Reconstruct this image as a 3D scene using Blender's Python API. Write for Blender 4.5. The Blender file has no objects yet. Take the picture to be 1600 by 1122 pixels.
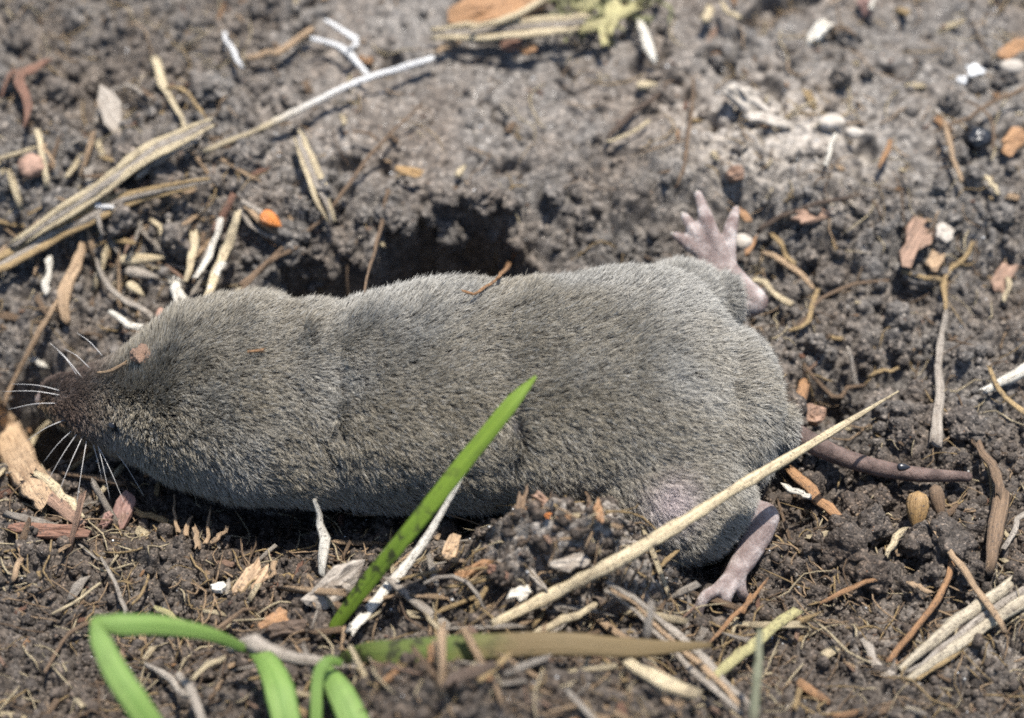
import bpy, math, random
import numpy as np
from mathutils import Vector

random.seed(7)
RNG = np.random.default_rng(7)
SC = bpy.context.scene
SC.unit_settings.system = 'METRIC'
SC.unit_settings.scale_length = 0.01          # one unit is one centimetre: this is a close-up
COL = SC.collection

# ------------------------------------------------------------------ camera
ELEV, DIST, LENS, SENS = math.radians(52), 27.6, 55.0, 23.5
CAMP = np.array([0, -DIST * math.cos(ELEV), DIST * math.sin(ELEV)])
FW = np.array([0, math.cos(ELEV), -math.sin(ELEV)])
UP = np.array([0, math.sin(ELEV), math.cos(ELEV)])
cam_data = bpy.data.cameras.new('camera')
cam_data.lens, cam_data.sensor_width, cam_data.sensor_fit = LENS, SENS, 'HORIZONTAL'
cam_data.clip_start, cam_data.clip_end = 0.5, 10000
cam_data.dof.use_dof = True
cam_data.dof.focus_distance = 25.9
cam_data.dof.aperture_fstop = 0.092            # lens is in mm and the units are cm, so this is about f/8
cam_data.dof.aperture_blades = 7
cam = bpy.data.objects.new('camera', cam_data)
cam.location = CAMP
cam.rotation_euler = (math.pi / 2 - ELEV, 0, 0)
COL.objects.link(cam)
SC.camera = cam

# ------------------------------------------------------------------ sky and sun
SUN_EL, SUN_AZ = math.radians(72), math.radians(30)    # azimuth from +y (away), negative is towards the left
world = bpy.data.worlds.new('World')
SC.world = world
world.use_nodes = True
wn = world.node_tree
sky = wn.nodes.new('ShaderNodeTexSky')
sky.sky_type = 'NISHITA'
sky.sun_disc = False
sky.sun_elevation = SUN_EL
sky.sun_rotation = SUN_AZ
wn.nodes['Background'].inputs['Strength'].default_value = 0.11
wn.links.new(sky.outputs[0], wn.nodes['Background'].inputs['Color'])
sl = bpy.data.lights.new('sun', 'SUN')
sl.energy, sl.angle, sl.color = 5.0, math.radians(0.6), (1.0, 0.955, 0.89)
sun = bpy.data.objects.new('sun', sl)
sdir = Vector((math.sin(SUN_AZ) * math.cos(SUN_EL), math.cos(SUN_AZ) * math.cos(SUN_EL), math.sin(SUN_EL)))
sun.rotation_euler = sdir.to_track_quat('Z', 'Y').to_euler()
sun.location = sdir * 60
COL.objects.link(sun)
SC.view_settings.view_transform = 'Standard'
SC.view_settings.look = 'None'
SC.view_settings.gamma = 1
SC.view_settings.use_curve_mapping = False
SC.view_settings.exposure = 1.0
SC.render.engine = 'CYCLES'
SC.cycles.use_denoising = False
SC.cycles.filter_width = 1.7
SC.cycles.max_bounces = 4
SC.cycles.sample_clamp_indirect = 4
SC.cycles_curves.shape = 'RIBBONS'

# ------------------------------------------------------------------ noise helpers
def hsh(*ints):
    h = np.zeros(np.broadcast(*ints).shape, np.uint64)
    for k, i in enumerate(ints):
        h = (h ^ (np.asarray(i).astype(np.int64).astype(np.uint64) * np.uint64(0x9E3779B97F4A7C15 + 2 * k * 0x1234567))) * np.uint64(0xBF58476D1CE4E5B9)
        h ^= h >> np.uint64(29)
    h = h * np.uint64(0x94D049BB133111EB)
    h ^= h >> np.uint64(32)
    return (h & np.uint64(0xFFFFFF)).astype(np.float64) / float(0xFFFFFF)

def vnoise(x, y, z, seed=0):
    x, y, z = np.broadcast_arrays(np.asarray(x, float), np.asarray(y, float), np.asarray(z, float))
    xi, yi, zi = np.floor(x), np.floor(y), np.floor(z)
    fx, fy, fz = x - xi, y - yi, z - zi
    fx, fy, fz = [f * f * (3 - 2 * f) for f in (fx, fy, fz)]
    out = 0
    for a in (0, 1):
        for b in (0, 1):
            for c in (0, 1):
                w = (fx if a else 1 - fx) * (fy if b else 1 - fy) * (fz if c else 1 - fz)
                out = out + w * hsh(xi + a, yi + b, zi + c, np.int64(seed))
    return out * 2 - 1

def vnoise2(x, y, seed=0):
    x, y = np.broadcast_arrays(np.asarray(x, float), np.asarray(y, float))
    xi, yi = np.floor(x), np.floor(y)
    fx, fy = x - xi, y - yi
    fx, fy = fx * fx * (3 - 2 * fx), fy * fy * (3 - 2 * fy)
    h = lambda a, b: hsh(xi + a, yi + b, np.int64(seed))
    return ((h(0, 0) * (1 - fx) + h(1, 0) * fx) * (1 - fy) + (h(0, 1) * (1 - fx) + h(1, 1) * fx) * fy) * 2 - 1

def fbm(x, y, z=0.0, seed=0, octv=4):
    if np.ndim(z) == 0:
        s, a = 0, 1.0
        for k in range(octv):
            s = s + a * vnoise2(np.asarray(x) * 2 ** k + 7.7 * k, np.asarray(y) * 2 ** k + 3.1 * k, seed + k + int(z * 131))
            a *= 0.5
        return s
    s, a = 0, 1.0
    for k in range(octv):
        s = s + a * vnoise(np.asarray(x) * 2 ** k, np.asarray(y) * 2 ** k, np.asarray(z) * 2 ** k + 17.3 * k, seed + k)
        a *= 0.5
    return s

def blobs(X, Y, cell, seed, prob=1.0):
    gx, gy = np.floor(X / cell), np.floor(Y / cell)
    out = np.zeros_like(X)
    for dx in (-1, 0, 1):
        for dy in (-1, 0, 1):
            cx, cy = gx + dx, gy + dy
            jx, jy = hsh(cx, cy, np.int64(seed)), hsh(cx, cy, np.int64(seed + 1))
            r = (0.30 + 0.42 * hsh(cx, cy, np.int64(seed + 2)) ** 1.5) * cell
            keep = hsh(cx, cy, np.int64(seed + 3)) < prob
            lift = (hsh(cx, cy, np.int64(seed + 4)) - 0.35) * 0.6 * cell
            d2 = (X - (cx + jx) * cell) ** 2 + (Y - (cy + jy) * cell) ** 2
            h = np.sqrt(np.maximum(r * r - d2, 0)) + np.where(d2 < r * r, lift, 0)
            out = np.maximum(out, np.where(keep, h, 0))
    return out

def sstep(a, b, x):
    t = np.clip((x - a) / (b - a), 0, 1)
    return t * t * (3 - 2 * t)

# ------------------------------------------------------------------ where a pixel of the photograph meets the ground
def ray(u, v):
    k = SENS / LENS / 1600.0
    d = FW + np.array([1.0, 0, 0]) * (u - 800) * k + UP * (561 - v) * k
    return d
def at_z(u, v, z):
    d = ray(u, v)
    t = (z - CAMP[2]) / d[2]
    return CAMP + d * t
def pxs(p):                                    # centimetres per photograph pixel at a point
    return float(np.dot(np.asarray(p) - CAMP, FW)) * SENS / LENS / 1600.0

# ------------------------------------------------------------------ terrain
def gauss(x, y, c, rx, ry, rot=0.0):
    ca, sa = math.cos(rot), math.sin(rot)
    dx, dy = x - c[0], y - c[1]
    a, b = (dx * ca + dy * sa) / rx, (-dx * sa + dy * ca) / ry
    return np.exp(-(a * a + b * b))
def plateau_y(x):                              # where the far bank rises behind the animal
    return 1.75 + 0.25 * np.sin(x * 0.9 + 0.4) + 0.12 * np.sin(x * 2.7)
MOUND = at_z(890, 880, 0.5)
RIM = np.array([at_z(u, v, 0.40) for u, v in ((385, 470), (410, 430), (440, 402), (485, 392), (525, 398), (575, 372), (615, 330), (660, 312), (720, 314), (775, 322), (815, 360), (860, 396), (910, 420), (950, 450))])
def macro(x, y):
    x, y = np.asarray(x, float), np.asarray(y, float)
    z = 0.10 * fbm(x * 0.35, y * 0.35, 0, 3, 3)
    py = plateau_y(x)
    z = z + 0.55 * sstep(-0.55, 0.5, y - py) + 0.05 * np.maximum(y - py, 0)
    # pit behind the animal's back
    rn = 0.13 * fbm(x * 2.3, y * 2.3, 0, 18, 4)
    edge = np.interp(x + rn, RIM[:, 0], RIM[:, 1], left=0, right=0)
    w = sstep(RIM[0, 0], RIM[2, 0], x) * (1 - sstep(RIM[-3, 0], RIM[-1, 0], x))
    z = z - 2.3 * w * sstep(0.1, 0.6, y) * (1 - sstep(-0.22, 0.05, y - edge - rn))
    # hollow around the head, groove under the belly on the near side
    z = z - 1.9 * np.minimum(1, 1.5 * gauss(x, y, at_z(70, 660, -0.6), 0.62, 0.62) ** 1.5) - 0.4 * gauss(x, y, at_z(60, 655, -0.4), 1.0, 0.9)
    z = z - 0.40 * gauss(x, y, at_z(430, 800, -0.2), 1.9, 0.45)
    # near bank
    z = z + 0.28 * sstep(-1.9, -3.0, y) + 0.10 * np.maximum(-3.2 - y, 0)
    mp = MOUND
    z = z + 1.15 * gauss(x, y, mp, 1.02, 0.78, 0.15) * (1 + 0.25 * fbm(x * 2.1, y * 2.1, 0, 21, 3))
    z = z + 0.35 * gauss(x, y, at_z(640, 960, 0.4), 1.2, 0.7)
    z = z + 1.2 * gauss(x, y, at_z(780, 1135, 0.9), 2.6, 0.8)
    # hollows on the right
    z = z - 0.55 * gauss(x, y, at_z(1350, 590, 0), 0.75, 0.40, 0.2)
    z = z - 0.35 * gauss(x, y, at_z(1105, 890, 0), 0.40, 0.50)
    z = z - 0.30 * gauss(x, y, at_z(1290, 640, 0), 0.35, 0.45)
    z = z - 0.45 * gauss(x, y, at_z(140, 110, 0.9), 0.45, 0.75)
    return z
def at(u, v, h=0.0):
    d = ray(u, v)
    t0 = (3.6 - CAMP[2]) / d[2]
    t1 = (-3.0 - CAMP[2]) / d[2]
    ts = np.linspace(t0, t1, 300)
    P = CAMP[None, :] + d[None, :] * ts[:, None]
    g = P[:, 2] - macro(P[:, 0], P[:, 1]) - h
    i = int(np.argmax(g <= 0)) if np.any(g <= 0) else len(ts) - 1
    if i == 0:
        return P[0]
    f = g[i - 1] / (g[i - 1] - g[i] + 1e-9)
    return P[i - 1] * (1 - f) + P[i] * f

def axis(lo, hi, step, far, ratio):
    core = list(np.arange(lo, hi + step / 2, step))
    s, x = step, core[-1]
    post = []
    while x < far:
        s *= ratio; x += s; post.append(x)
    s, x = step, core[0]
    pre = []
    while x > -far:
        s *= ratio; x -= s; pre.append(x)
    return np.array(pre[::-1] + core + post)
GX, GY = axis(-7.6, 7.6, 0.0215, 2500, 1.2), axis(-5.9, 7.6, 0.0215, 2500, 1.2)
X, Y = np.meshgrid(GX, GY)
M = macro(np.clip(X, -12, 12), np.clip(Y, -9, 12))
wx, wy = X + 0.07 * fbm(X * 5, Y * 5, 0, 31, 3), Y + 0.07 * fbm(X * 5, Y * 5, 7, 41, 3)
PL = sstep(0.3, 1.3, Y - plateau_y(X) - 0.35 * fbm(X * .8, Y * .8, 0, 5, 2)) * (1 - sstep(2.6, 4.6, -X + 0.8 * fbm(X * .6, Y * .6, 0, 6, 2)))   # trodden smooth soil
CL = gauss(X, Y, at_z(1400, 760, 0), 2.6, 2.2)                                                                  # loose clods
rough = 1 - 0.95 * PL
micro = rough * (0.30 * blobs(wx, wy, 0.62, 51, 0.35) * (0.4 + 1.1 * CL) + 0.52 * blobs(wx + .2, wy, 0.30, 61, 0.62) + 0.62 * blobs(wx, wy + .1, 0.145, 71, 0.8))
micro = micro + (0.16 + 0.84 * rough) * (0.55 * blobs(wx, wy, 0.074, 81, 0.85))
micro = micro + 0.09 * fbm(X * 1.7, Y * 1.7, 0, 91, 5) + 0.020 * vnoise2(X * 19, Y * 19, 95)
crack = np.abs(fbm(wx * 1.1, wy * 1.1, 3, 97, 3))
micro = micro - 0.20 * PL * np.exp(-(crack / 0.020) ** 2) * sstep(-0.1, 0.3, fbm(X * .7, Y * .7, 5, 99, 2))
pits = fbm(X * 1.9, Y * 1.9, 2, 101, 3)
micro = micro - 0.28 * sstep(0.55, 1.1, pits) * (0.5 + 0.5 * PL)
far_fade = 1 - sstep(8.5, 12, np.maximum(np.abs(X), np.abs(Y)))
H = M + micro * far_fade - 0.10
def surf(x, y):                                # final ground height by bilinear lookup
    x, y = np.asarray(x, float), np.asarray(y, float)
    i = np.clip(np.searchsorted(GX, x) - 1, 0, len(GX) - 2)
    j = np.clip(np.searchsorted(GY, y) - 1, 0, len(GY) - 2)
    fx, fy = (x - GX[i]) / (GX[i + 1] - GX[i]), (y - GY[j]) / (GY[j + 1] - GY[j])
    return H[j, i] * (1 - fx) * (1 - fy) + H[j, i + 1] * fx * (1 - fy) + H[j + 1, i] * (1 - fx) * fy + H[j + 1, i + 1] * fx * fy

# ------------------------------------------------------------------ materials
def new_mat(name):
    m = bpy.data.materials.new(name)
    m.use_nodes = True
    n = m.node_tree.nodes
    return m, n, m.node_tree.links, n['Principled BSDF']
def node(n, t, **kw):
    o = n.new(t)
    for k, v in kw.items():
        setattr(o, k, v)
    return o
def ramp(n, l, src, stops):
    r = n.new('ShaderNodeValToRGB')
    e = r.color_ramp.elements
    while len(e) < len(stops):
        e.new(0.5)
    for q, (p, c) in zip(e, stops):
        q.position = p
        q.color = (*c, 1) if len(c) == 3 else c
    l.new(src, r.inputs[0])
    return r.outputs[0]
def mixc(n, l, fac, a, b, mode='MIX'):
    m = n.new('ShaderNodeMix')
    m.data_type = 'RGBA'
    m.blend_type = mode
    for s, v in ((0, fac), (6, a), (7, b)):
        if isinstance(v, (int, float)):
            m.inputs[s].default_value = v
        elif isinstance(v, tuple):
            m.inputs[s].default_value = (*v, 1)
        else:
            l.new(v, m.inputs[s])
    return m.outputs[2]
def noise(n, l, vec, scale, detail=4, rough=0.55):
    t = n.new('ShaderNodeTexNoise')
    t.inputs['Scale'].default_value = scale
    t.inputs['Detail'].default_value = detail
    t.inputs['Roughness'].default_value = rough
    l.new(vec, t.inputs['Vector'])
    return t.outputs['Fac']
def bump(n, l, bsdf, src, strength, dist):
    b = n.new('ShaderNodeBump')
    b.inputs['Strength'].default_value = strength
    b.inputs['Distance'].default_value = dist
    l.new(src, b.inputs['Height'])
    l.new(b.outputs[0], bsdf.inputs['Normal'])

def soil_mat(name, use_attr):
    m, n, l, b = new_mat(name)
    geo = n.new('ShaderNodeNewGeometry')
    pos = geo.outputs['Position']
    big = noise(n, l, pos, 0.9, 3)
    mid = noise(n, l, pos, 7, 5, 0.65)
    fine = noise(n, l, pos, 42, 4, 0.7)
    c = ramp(n, l, mid, [(0.28, (0.050, 0.045, 0.041)), (0.5, (0.094, 0.087, 0.080)), (0.72, (0.150, 0.141, 0.131))])
    c = mixc(n, l, ramp(n, l, big, [(0.4, (0, 0, 0)), (0.62, (1, 1, 1))]), c, mixc(n, l, 1.0, c, (0.97, 0.88, 0.80), 'MULTIPLY'))
    grain = ramp(n, l, fine, [(0.30, (0.55, 0.55, 0.55)), (0.5, (1, 1, 1)), (0.70, (1.5, 1.45, 1.4))])
    c = mixc(n, l, 1.0, c, grain, 'MULTIPLY')
    gr = node(n, 'ShaderNodeTexVoronoi')
    gr.inputs['Scale'].default_value = 36
    wv = n.new('ShaderNodeVectorMath'); wv.operation = 'MULTIPLY_ADD'
    nz = n.new('ShaderNodeTexNoise'); nz.inputs['Scale'].default_value = 30; l.new(pos, nz.inputs['Vector'])
    l.new(nz.outputs['Color'], wv.inputs[0]); wv.inputs[1].default_value = (.03, .03, .03); l.new(pos, wv.inputs[2])
    l.new(wv.outputs[0], gr.inputs['Vector'])
    gs = n.new('ShaderNodeSeparateColor'); l.new(gr.outputs['Color'], gs.inputs[0])
    c = mixc(n, l, 1.0, c, ramp(n, l, gs.outputs[0], [(0.0, (0.45, 0.43, 0.42)), (0.5, (0.95, 0.94, 0.92)), (0.88, (1.35, 1.33, 1.3)), (0.97, (2.6, 2.5, 2.35))]), 'MULTIPLY')
    vo = node(n, 'ShaderNodeTexVoronoi')
    vo.inputs['Scale'].default_value = 24
    l.new(pos, vo.inputs['Vector'])
    sp = ramp(n, l, vo.outputs['Distance'], [(0.0, (1, 1, 1)), (0.16, (1, 1, 1)), (0.22, (0, 0, 0))])
    pick = ramp(n, l, vo.outputs['Color'], [(0.80, (0, 0, 0)), (0.84, (1, 1, 1))])
    spk = mixc(n, l, 1.0, sp, pick, 'MULTIPLY')
    hue = ramp(n, l, noise(n, l, pos, 11, 2), [(0.42, (0.32, 0.16, 0.08)), (0.5, (0.30, 0.22, 0.14)), (0.58, (0.42, 0.38, 0.33))])
    c = mixc(n, l, spk, c, hue)
    sx = n.new('ShaderNodeSeparateXYZ'); l.new(pos, sx.inputs[0])         # the near bank is freshly turned, damp earth
    mm = n.new('ShaderNodeMath'); mm.operation = 'MULTIPLY_ADD'; mm.inputs[1].default_value = 2.6
    l.new(noise(n, l, pos, 0.8, 4), mm.inputs[0]); l.new(sx.outputs[1], mm.inputs[2])
    mr = n.new('ShaderNodeMapRange'); mr.interpolation_type = 'SMOOTHSTEP'
    mr.inputs['From Min'].default_value = 1.9; mr.inputs['From Max'].default_value = -1.2
    l.new(mm.outputs[0], mr.inputs['Value'])
    c = mixc(n, l, mr.outputs['Result'], c, mixc(n, l, 1.0, c, (0.56, 0.50, 0.45), 'MULTIPLY'))
    if use_attr:
        s = node(n, 'ShaderNodeAttribute', attribute_name='sand')
        sandc = ramp(n, l, fine, [(0.3, (0.16, 0.14, 0.115)), (0.5, (0.34, 0.30, 0.255)), (0.7, (0.50, 0.46, 0.41))])
        sm = n.new('ShaderNodeMath'); sm.operation = 'MULTIPLY'
        l.new(s.outputs['Fac'], sm.inputs[0]); l.new(ramp(n, l, mid, [(0.38, (0, 0, 0)), (0.6, (1, 1, 1))]), sm.inputs[1])
        c = mixc(n, l, sm.outputs[0], c, sandc)
    l.new(c, b.inputs['Base Color'])
    r = ramp(n, l, gs.outputs[1], [(0.0, (0.9, 0.9, 0.9)), (0.75, (0.75, 0.75, 0.75)), (0.95, (0.28, 0.28, 0.28))])
    l.new(r, b.inputs['Roughness'])
    b.inputs['Specular IOR Level'].default_value = 0.35
    hv = ramp(n, l, gr.outputs['Distance'], [(0.0, (1, 1, 1)), (0.35, (0.75, 0.75, 0.75)), (0.8, (0, 0, 0))])
    h = mixc(n, l, 0.5, hv, fine)
    bump(n, l, b, h, 1.0, 0.022)
    if use_attr:
        la = node(n, 'ShaderNodeAttribute', attribute_name='trodden')
        bs = n.new('ShaderNodeMath'); bs.operation = 'MULTIPLY_ADD'; bs.inputs[1].default_value = -0.72; bs.inputs[2].default_value = 1.0
        l.new(la.outputs['Fac'], bs.inputs[0])
        bn = [q for q in n if q.type == 'BUMP'][0]
        l.new(bs.outputs[0], bn.inputs['Strength'])
    return m

def fibre_mat(name, light, dark, stain=(0.12, 0.08, 0.05), rough=0.62, streak=26, stain_amt=0.5, tip=None):
    m, n, l, b = new_mat(name)
    uv = n.new('ShaderNodeUVMap'); uv.uv_map = 'UVMap'
    mp = n.new('ShaderNodeMapping')
    mp.inputs['Scale'].default_value = (2.2, streak, 1)
    l.new(uv.outputs[0], mp.inputs['Vector'])
    oi = n.new('ShaderNodeObjectInfo')
    sep = n.new('ShaderNodeMath'); sep.operation = 'MULTIPLY'; sep.inputs[1].default_value = 50
    l.new(oi.outputs['Random'], sep.inputs[0])
    cmb = n.new('ShaderNodeCombineXYZ')
    l.new(sep.outputs[0], cmb.inputs[2])
    add = n.new('ShaderNodeVectorMath'); add.operation = 'ADD'
    l.new(mp.outputs[0], add.inputs[0]); l.new(cmb.outputs[0], add.inputs[1])
    st = noise(n, l, add.outputs[0], 1.0, 5, 0.65)
    geo = n.new('ShaderNodeNewGeometry')
    blot = noise(n, l, geo.outputs['Position'], 6, 4, 0.6)
    c = ramp(n, l, st, [(0.34, dark), (0.47, tuple((a * .55 + d * .45) for a, d in zip(light, dark))), (0.66, light)])
    if tip:
        al = node(n, 'ShaderNodeAttribute', attribute_name='along')
        c = mixc(n, l, ramp(n, l, al.outputs['Fac'], [(0.35, (0, 0, 0)), (0.75, (1, 1, 1))]), c, tip)
    f = ramp(n, l, blot, [(0.52, (0, 0, 0)), (0.72, (stain_amt,) * 3)])
    c = mixc(n, l, f, c, stain)
    speck = ramp(n, l, noise(n, l, geo.outputs['Position'], 32, 3, 0.6), [(0.56, (0, 0, 0)), (0.66, (0.85, 0.85, 0.85))])
    c = mixc(n, l, speck, c, (0.07, 0.055, 0.045))
    l.new(c, b.inputs['Base Color'])
    b.inputs['Roughness'].default_value = rough
    b.inputs['Specular IOR Level'].default_value = 0.35
    bump(n, l, b, st, 1.0, 0.03)
    return m

MAT = {}
MAT['soil'] = soil_mat('soil', True)
MAT['clod'] = soil_mat('crumbly_soil', False)
for k, a in {
    'straw_pale': ((0.676, 0.572, 0.377), (0.299, 0.215, 0.117)),
    'straw_gold': ((0.468, 0.338, 0.169), (0.208, 0.130, 0.058)),
    'straw_white': ((0.792, 0.756, 0.660), (0.408, 0.348, 0.264)),
    'straw_grey': ((0.442, 0.390, 0.325), (0.169, 0.137, 0.104)),
    'straw_green': ((0.462, 0.429, 0.209), (0.242, 0.198, 0.088)),
    'wood_tan': ((0.494, 0.351, 0.215), (0.221, 0.137, 0.078)),
    'wood_orange': ((0.418, 0.237, 0.116), (0.187, 0.094, 0.044)),
    'bark_red': ((0.242, 0.127, 0.083), (0.099, 0.050, 0.033)),
    'bark_pink': ((0.363, 0.231, 0.160), (0.154, 0.094, 0.064)),
    'root_brown': ((0.231, 0.154, 0.094), (0.099, 0.064, 0.039)),
    'root_dark': ((0.121, 0.083, 0.057), (0.050, 0.035, 0.028)),
    'root_white': ((0.777, 0.777, 0.766), (0.483, 0.462, 0.430)),
    'seed_gold': ((0.396, 0.253, 0.110), (0.165, 0.094, 0.039)),
    'seed_orange': ((0.682, 0.242, 0.055), (0.396, 0.121, 0.033)),
    'pebble_pale': ((0.440, 0.396, 0.341), (0.264, 0.231, 0.187)),
    'pebble_red': ((0.374, 0.231, 0.165), (0.187, 0.110, 0.077)),
    'chip_mauve': ((0.275, 0.165, 0.132), (0.154, 0.088, 0.072)),
}.items():
    MAT[k] = fibre_mat(k, a[0], a[1], stain_amt=0.25 if 'white' in k or 'seed' in k else 0.5, streak=8 if 'pebble' in k or 'chip' in k else 26,
                       rough=0.42 if 'seed' in k else 0.62)

MAT['straw_sandy'] = fibre_mat('straw_sandy', (0.56, 0.49, 0.36), (0.22, 0.17, 0.11), stain=(0.16, 0.13, 0.10), stain_amt=.9)
MAT['straw_tip'] = fibre_mat('straw_white_tip', (0.50, 0.42, 0.28), (0.28, 0.21, 0.12), stain_amt=.15, tip=(0.72, 0.71, 0.69))

def green_mat(name, c0, c1, tipcol, tip_from, rough=0.6, spots=0.9):
    m, n, l, b = new_mat(name)
    uv = n.new('ShaderNodeUVMap'); uv.uv_map = 'UVMap'
    mp = n.new('ShaderNodeMapping'); mp.inputs['Scale'].default_value = (0.5, 22, 1)
    l.new(uv.outputs[0], mp.inputs['Vector'])
    st = noise(n, l, mp.outputs[0], 1, 3)
    c = ramp(n, l, st, [(0.35, c0), (0.65, c1)])
    at_ = node(n, 'ShaderNodeAttribute', attribute_name='along')
    blot = n.new('ShaderNodeNewGeometry')
    nz = noise(n, l, blot.outputs['Position'], 5, 3)
    am = n.new('ShaderNodeMath'); am.operation = 'MULTIPLY_ADD'; am.inputs[1].default_value = 0.16
    l.new(nz, am.inputs[0]); l.new(at_.outputs['Fac'], am.inputs[2])
    f = ramp(n, l, am.outputs[0], [(tip_from, (0, 0, 0)), (min(1, tip_from + 0.14), (1, 1, 1))])
    c = mixc(n, l, f, c, tipcol)
    dirt = ramp(n, l, noise(n, l, blot.outputs['Position'], 7, 4, 0.6), [(0.53, (0, 0, 0)), (0.60, (spots,) * 3)])
    inv = ramp(n, l, at_.outputs['Fac'], [(0.35, (1, 1, 1)), (0.7, (0, 0, 0))])
    c = mixc(n, l, mixc(n, l, 1.0, dirt, inv, 'MULTIPLY'), c, (0.05, 0.055, 0.02))
    l.new(c, b.inputs['Base Color'])
    b.inputs['Roughness'].default_value = rough
    tr = n.new('ShaderNodeBsdfTranslucent')
    l.new(c, tr.inputs['Color'])
    mx = n.new('ShaderNodeMixShader'); mx.inputs[0].default_value = 0.5
    l.new(b.outputs[0], mx.inputs[1]); l.new(tr.outputs[0], mx.inputs[2])
    l.new(mx.outputs[0], n['Material Output'].inputs['Surface'])
    bump(n, l, b, st, 0.7, 0.02)
    return m
MAT['grass'] = green_mat('grass_green', (0.14, 0.235, 0.02), (0.28, 0.40, 0.045), (0.40, 0.29, 0.06), 1.04)
MAT['grass_light'] = green_mat('grass_light_green', (0.13, 0.25, 0.045), (0.28, 0.41, 0.11), (0.5, 0.5, 0.2), 1.2, spots=0.12)
MAT['grass_yellow'] = green_mat('grass_yellowing', (0.11, 0.165, 0.03), (0.19, 0.23, 0.055), (0.25, 0.18, 0.085), 0.50)
MAT['grass_faded'] = green_mat('grass_faded', (0.24, 0.25, 0.16), (0.34, 0.34, 0.23), (0.3, 0.27, 0.19), 0.9)

m, n, l, b = new_mat('moss')
l.new(ramp(n, l, noise(n, l, n.new('ShaderNodeNewGeometry').outputs['Position'], 9), [(0.35, (0.07, 0.075, 0.03)), (0.65, (0.22, 0.21, 0.10))]), b.inputs['Base Color'])
b.inputs['Roughness'].default_value = 0.8
MAT['moss'] = m
m, n, l, b = new_mat('shiny_black')
b.inputs['Base Color'].default_value = (0.012, 0.013, 0.016, 1)
b.inputs['Roughness'].default_value = 0.3
MAT['black'] = m
m, n, l, b = new_mat('white_dropping')
l.new(ramp(n, l, noise(n, l, n.new('ShaderNodeNewGeometry').outputs['Position'], 22), [(0.4, (0.25, 0.25, 0.24)), (0.55, (0.62, 0.62, 0.61))]), b.inputs['Base Color'])
b.inputs['Roughness'].default_value = 0.7
MAT['white'] = m

# ------------------------------------------------------------------ mesh helpers
def mesh_np(name, V, F, mat, uv=None, smooth=True):
    V = np.asarray(V, np.float32)
    me = bpy.data.meshes.new(name)
    if isinstance(F, np.ndarray):
        k = F.shape[1]
        me.vertices.add(len(V)); me.vertices.foreach_set('co', V.ravel())
        me.loops.add(F.size); me.loops.foreach_set('vertex_index', F.ravel().astype(np.int32))
        me.polygons.add(len(F))
        me.polygons.foreach_set('loop_start', np.arange(0, F.size, k, dtype=np.int32))
    else:
        me.from_pydata(V.tolist(), [], F)
    if uv is not None:
        ul = me.uv_layers.new(name='UVMap')
        vi = np.empty(len(me.loops), np.int32); me.loops.foreach_get('vertex_index', vi)
        ul.data.foreach_set('uv', np.asarray(uv, np.float32)[vi].ravel())
    me.polygons.foreach_set('use_smooth', np.full(len(me.polygons), smooth))
    me.materials.append(mat)
    me.update(calc_edges=True)
    me.validate()
    return me
def link(name, me, loc=(0, 0, 0), parent=None, label=None, cat=None, group=None, kind=None):
    o = bpy.data.objects.new(name, me)
    o.location = loc
    COL.objects.link(o)
    if parent is not None:
        o.parent = parent
    tag(o, label, cat, group, kind)
    return o
def tag(o, label=None, cat=None, group=None, kind=None):
    for k, v in (('label', label), ('category', cat), ('group', group), ('kind', kind)):
        if v:
            o[k] = v
def spline(P, n):
    P = np.asarray(P, float)
    if len(P) == 2:
        t = np.linspace(0, 1, n)[:, None]
        return P[0] * (1 - t) + P[1] * t
    Q = np.vstack([2 * P[0] - P[1], P, 2 * P[-1] - P[-2]])
    s = np.linspace(0, len(P) - 1 - 1e-6, n)
    i = s.astype(int); f = (s - i)[:, None]
    a, b, c, d = Q[i], Q[i + 1], Q[i + 2], Q[i + 3]
    return 0.5 * (2 * b + (c - a) * f + (2 * a - 5 * b + 4 * c - d) * f ** 2 + (3 * b - a - 3 * c + d) * f ** 3)
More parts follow.
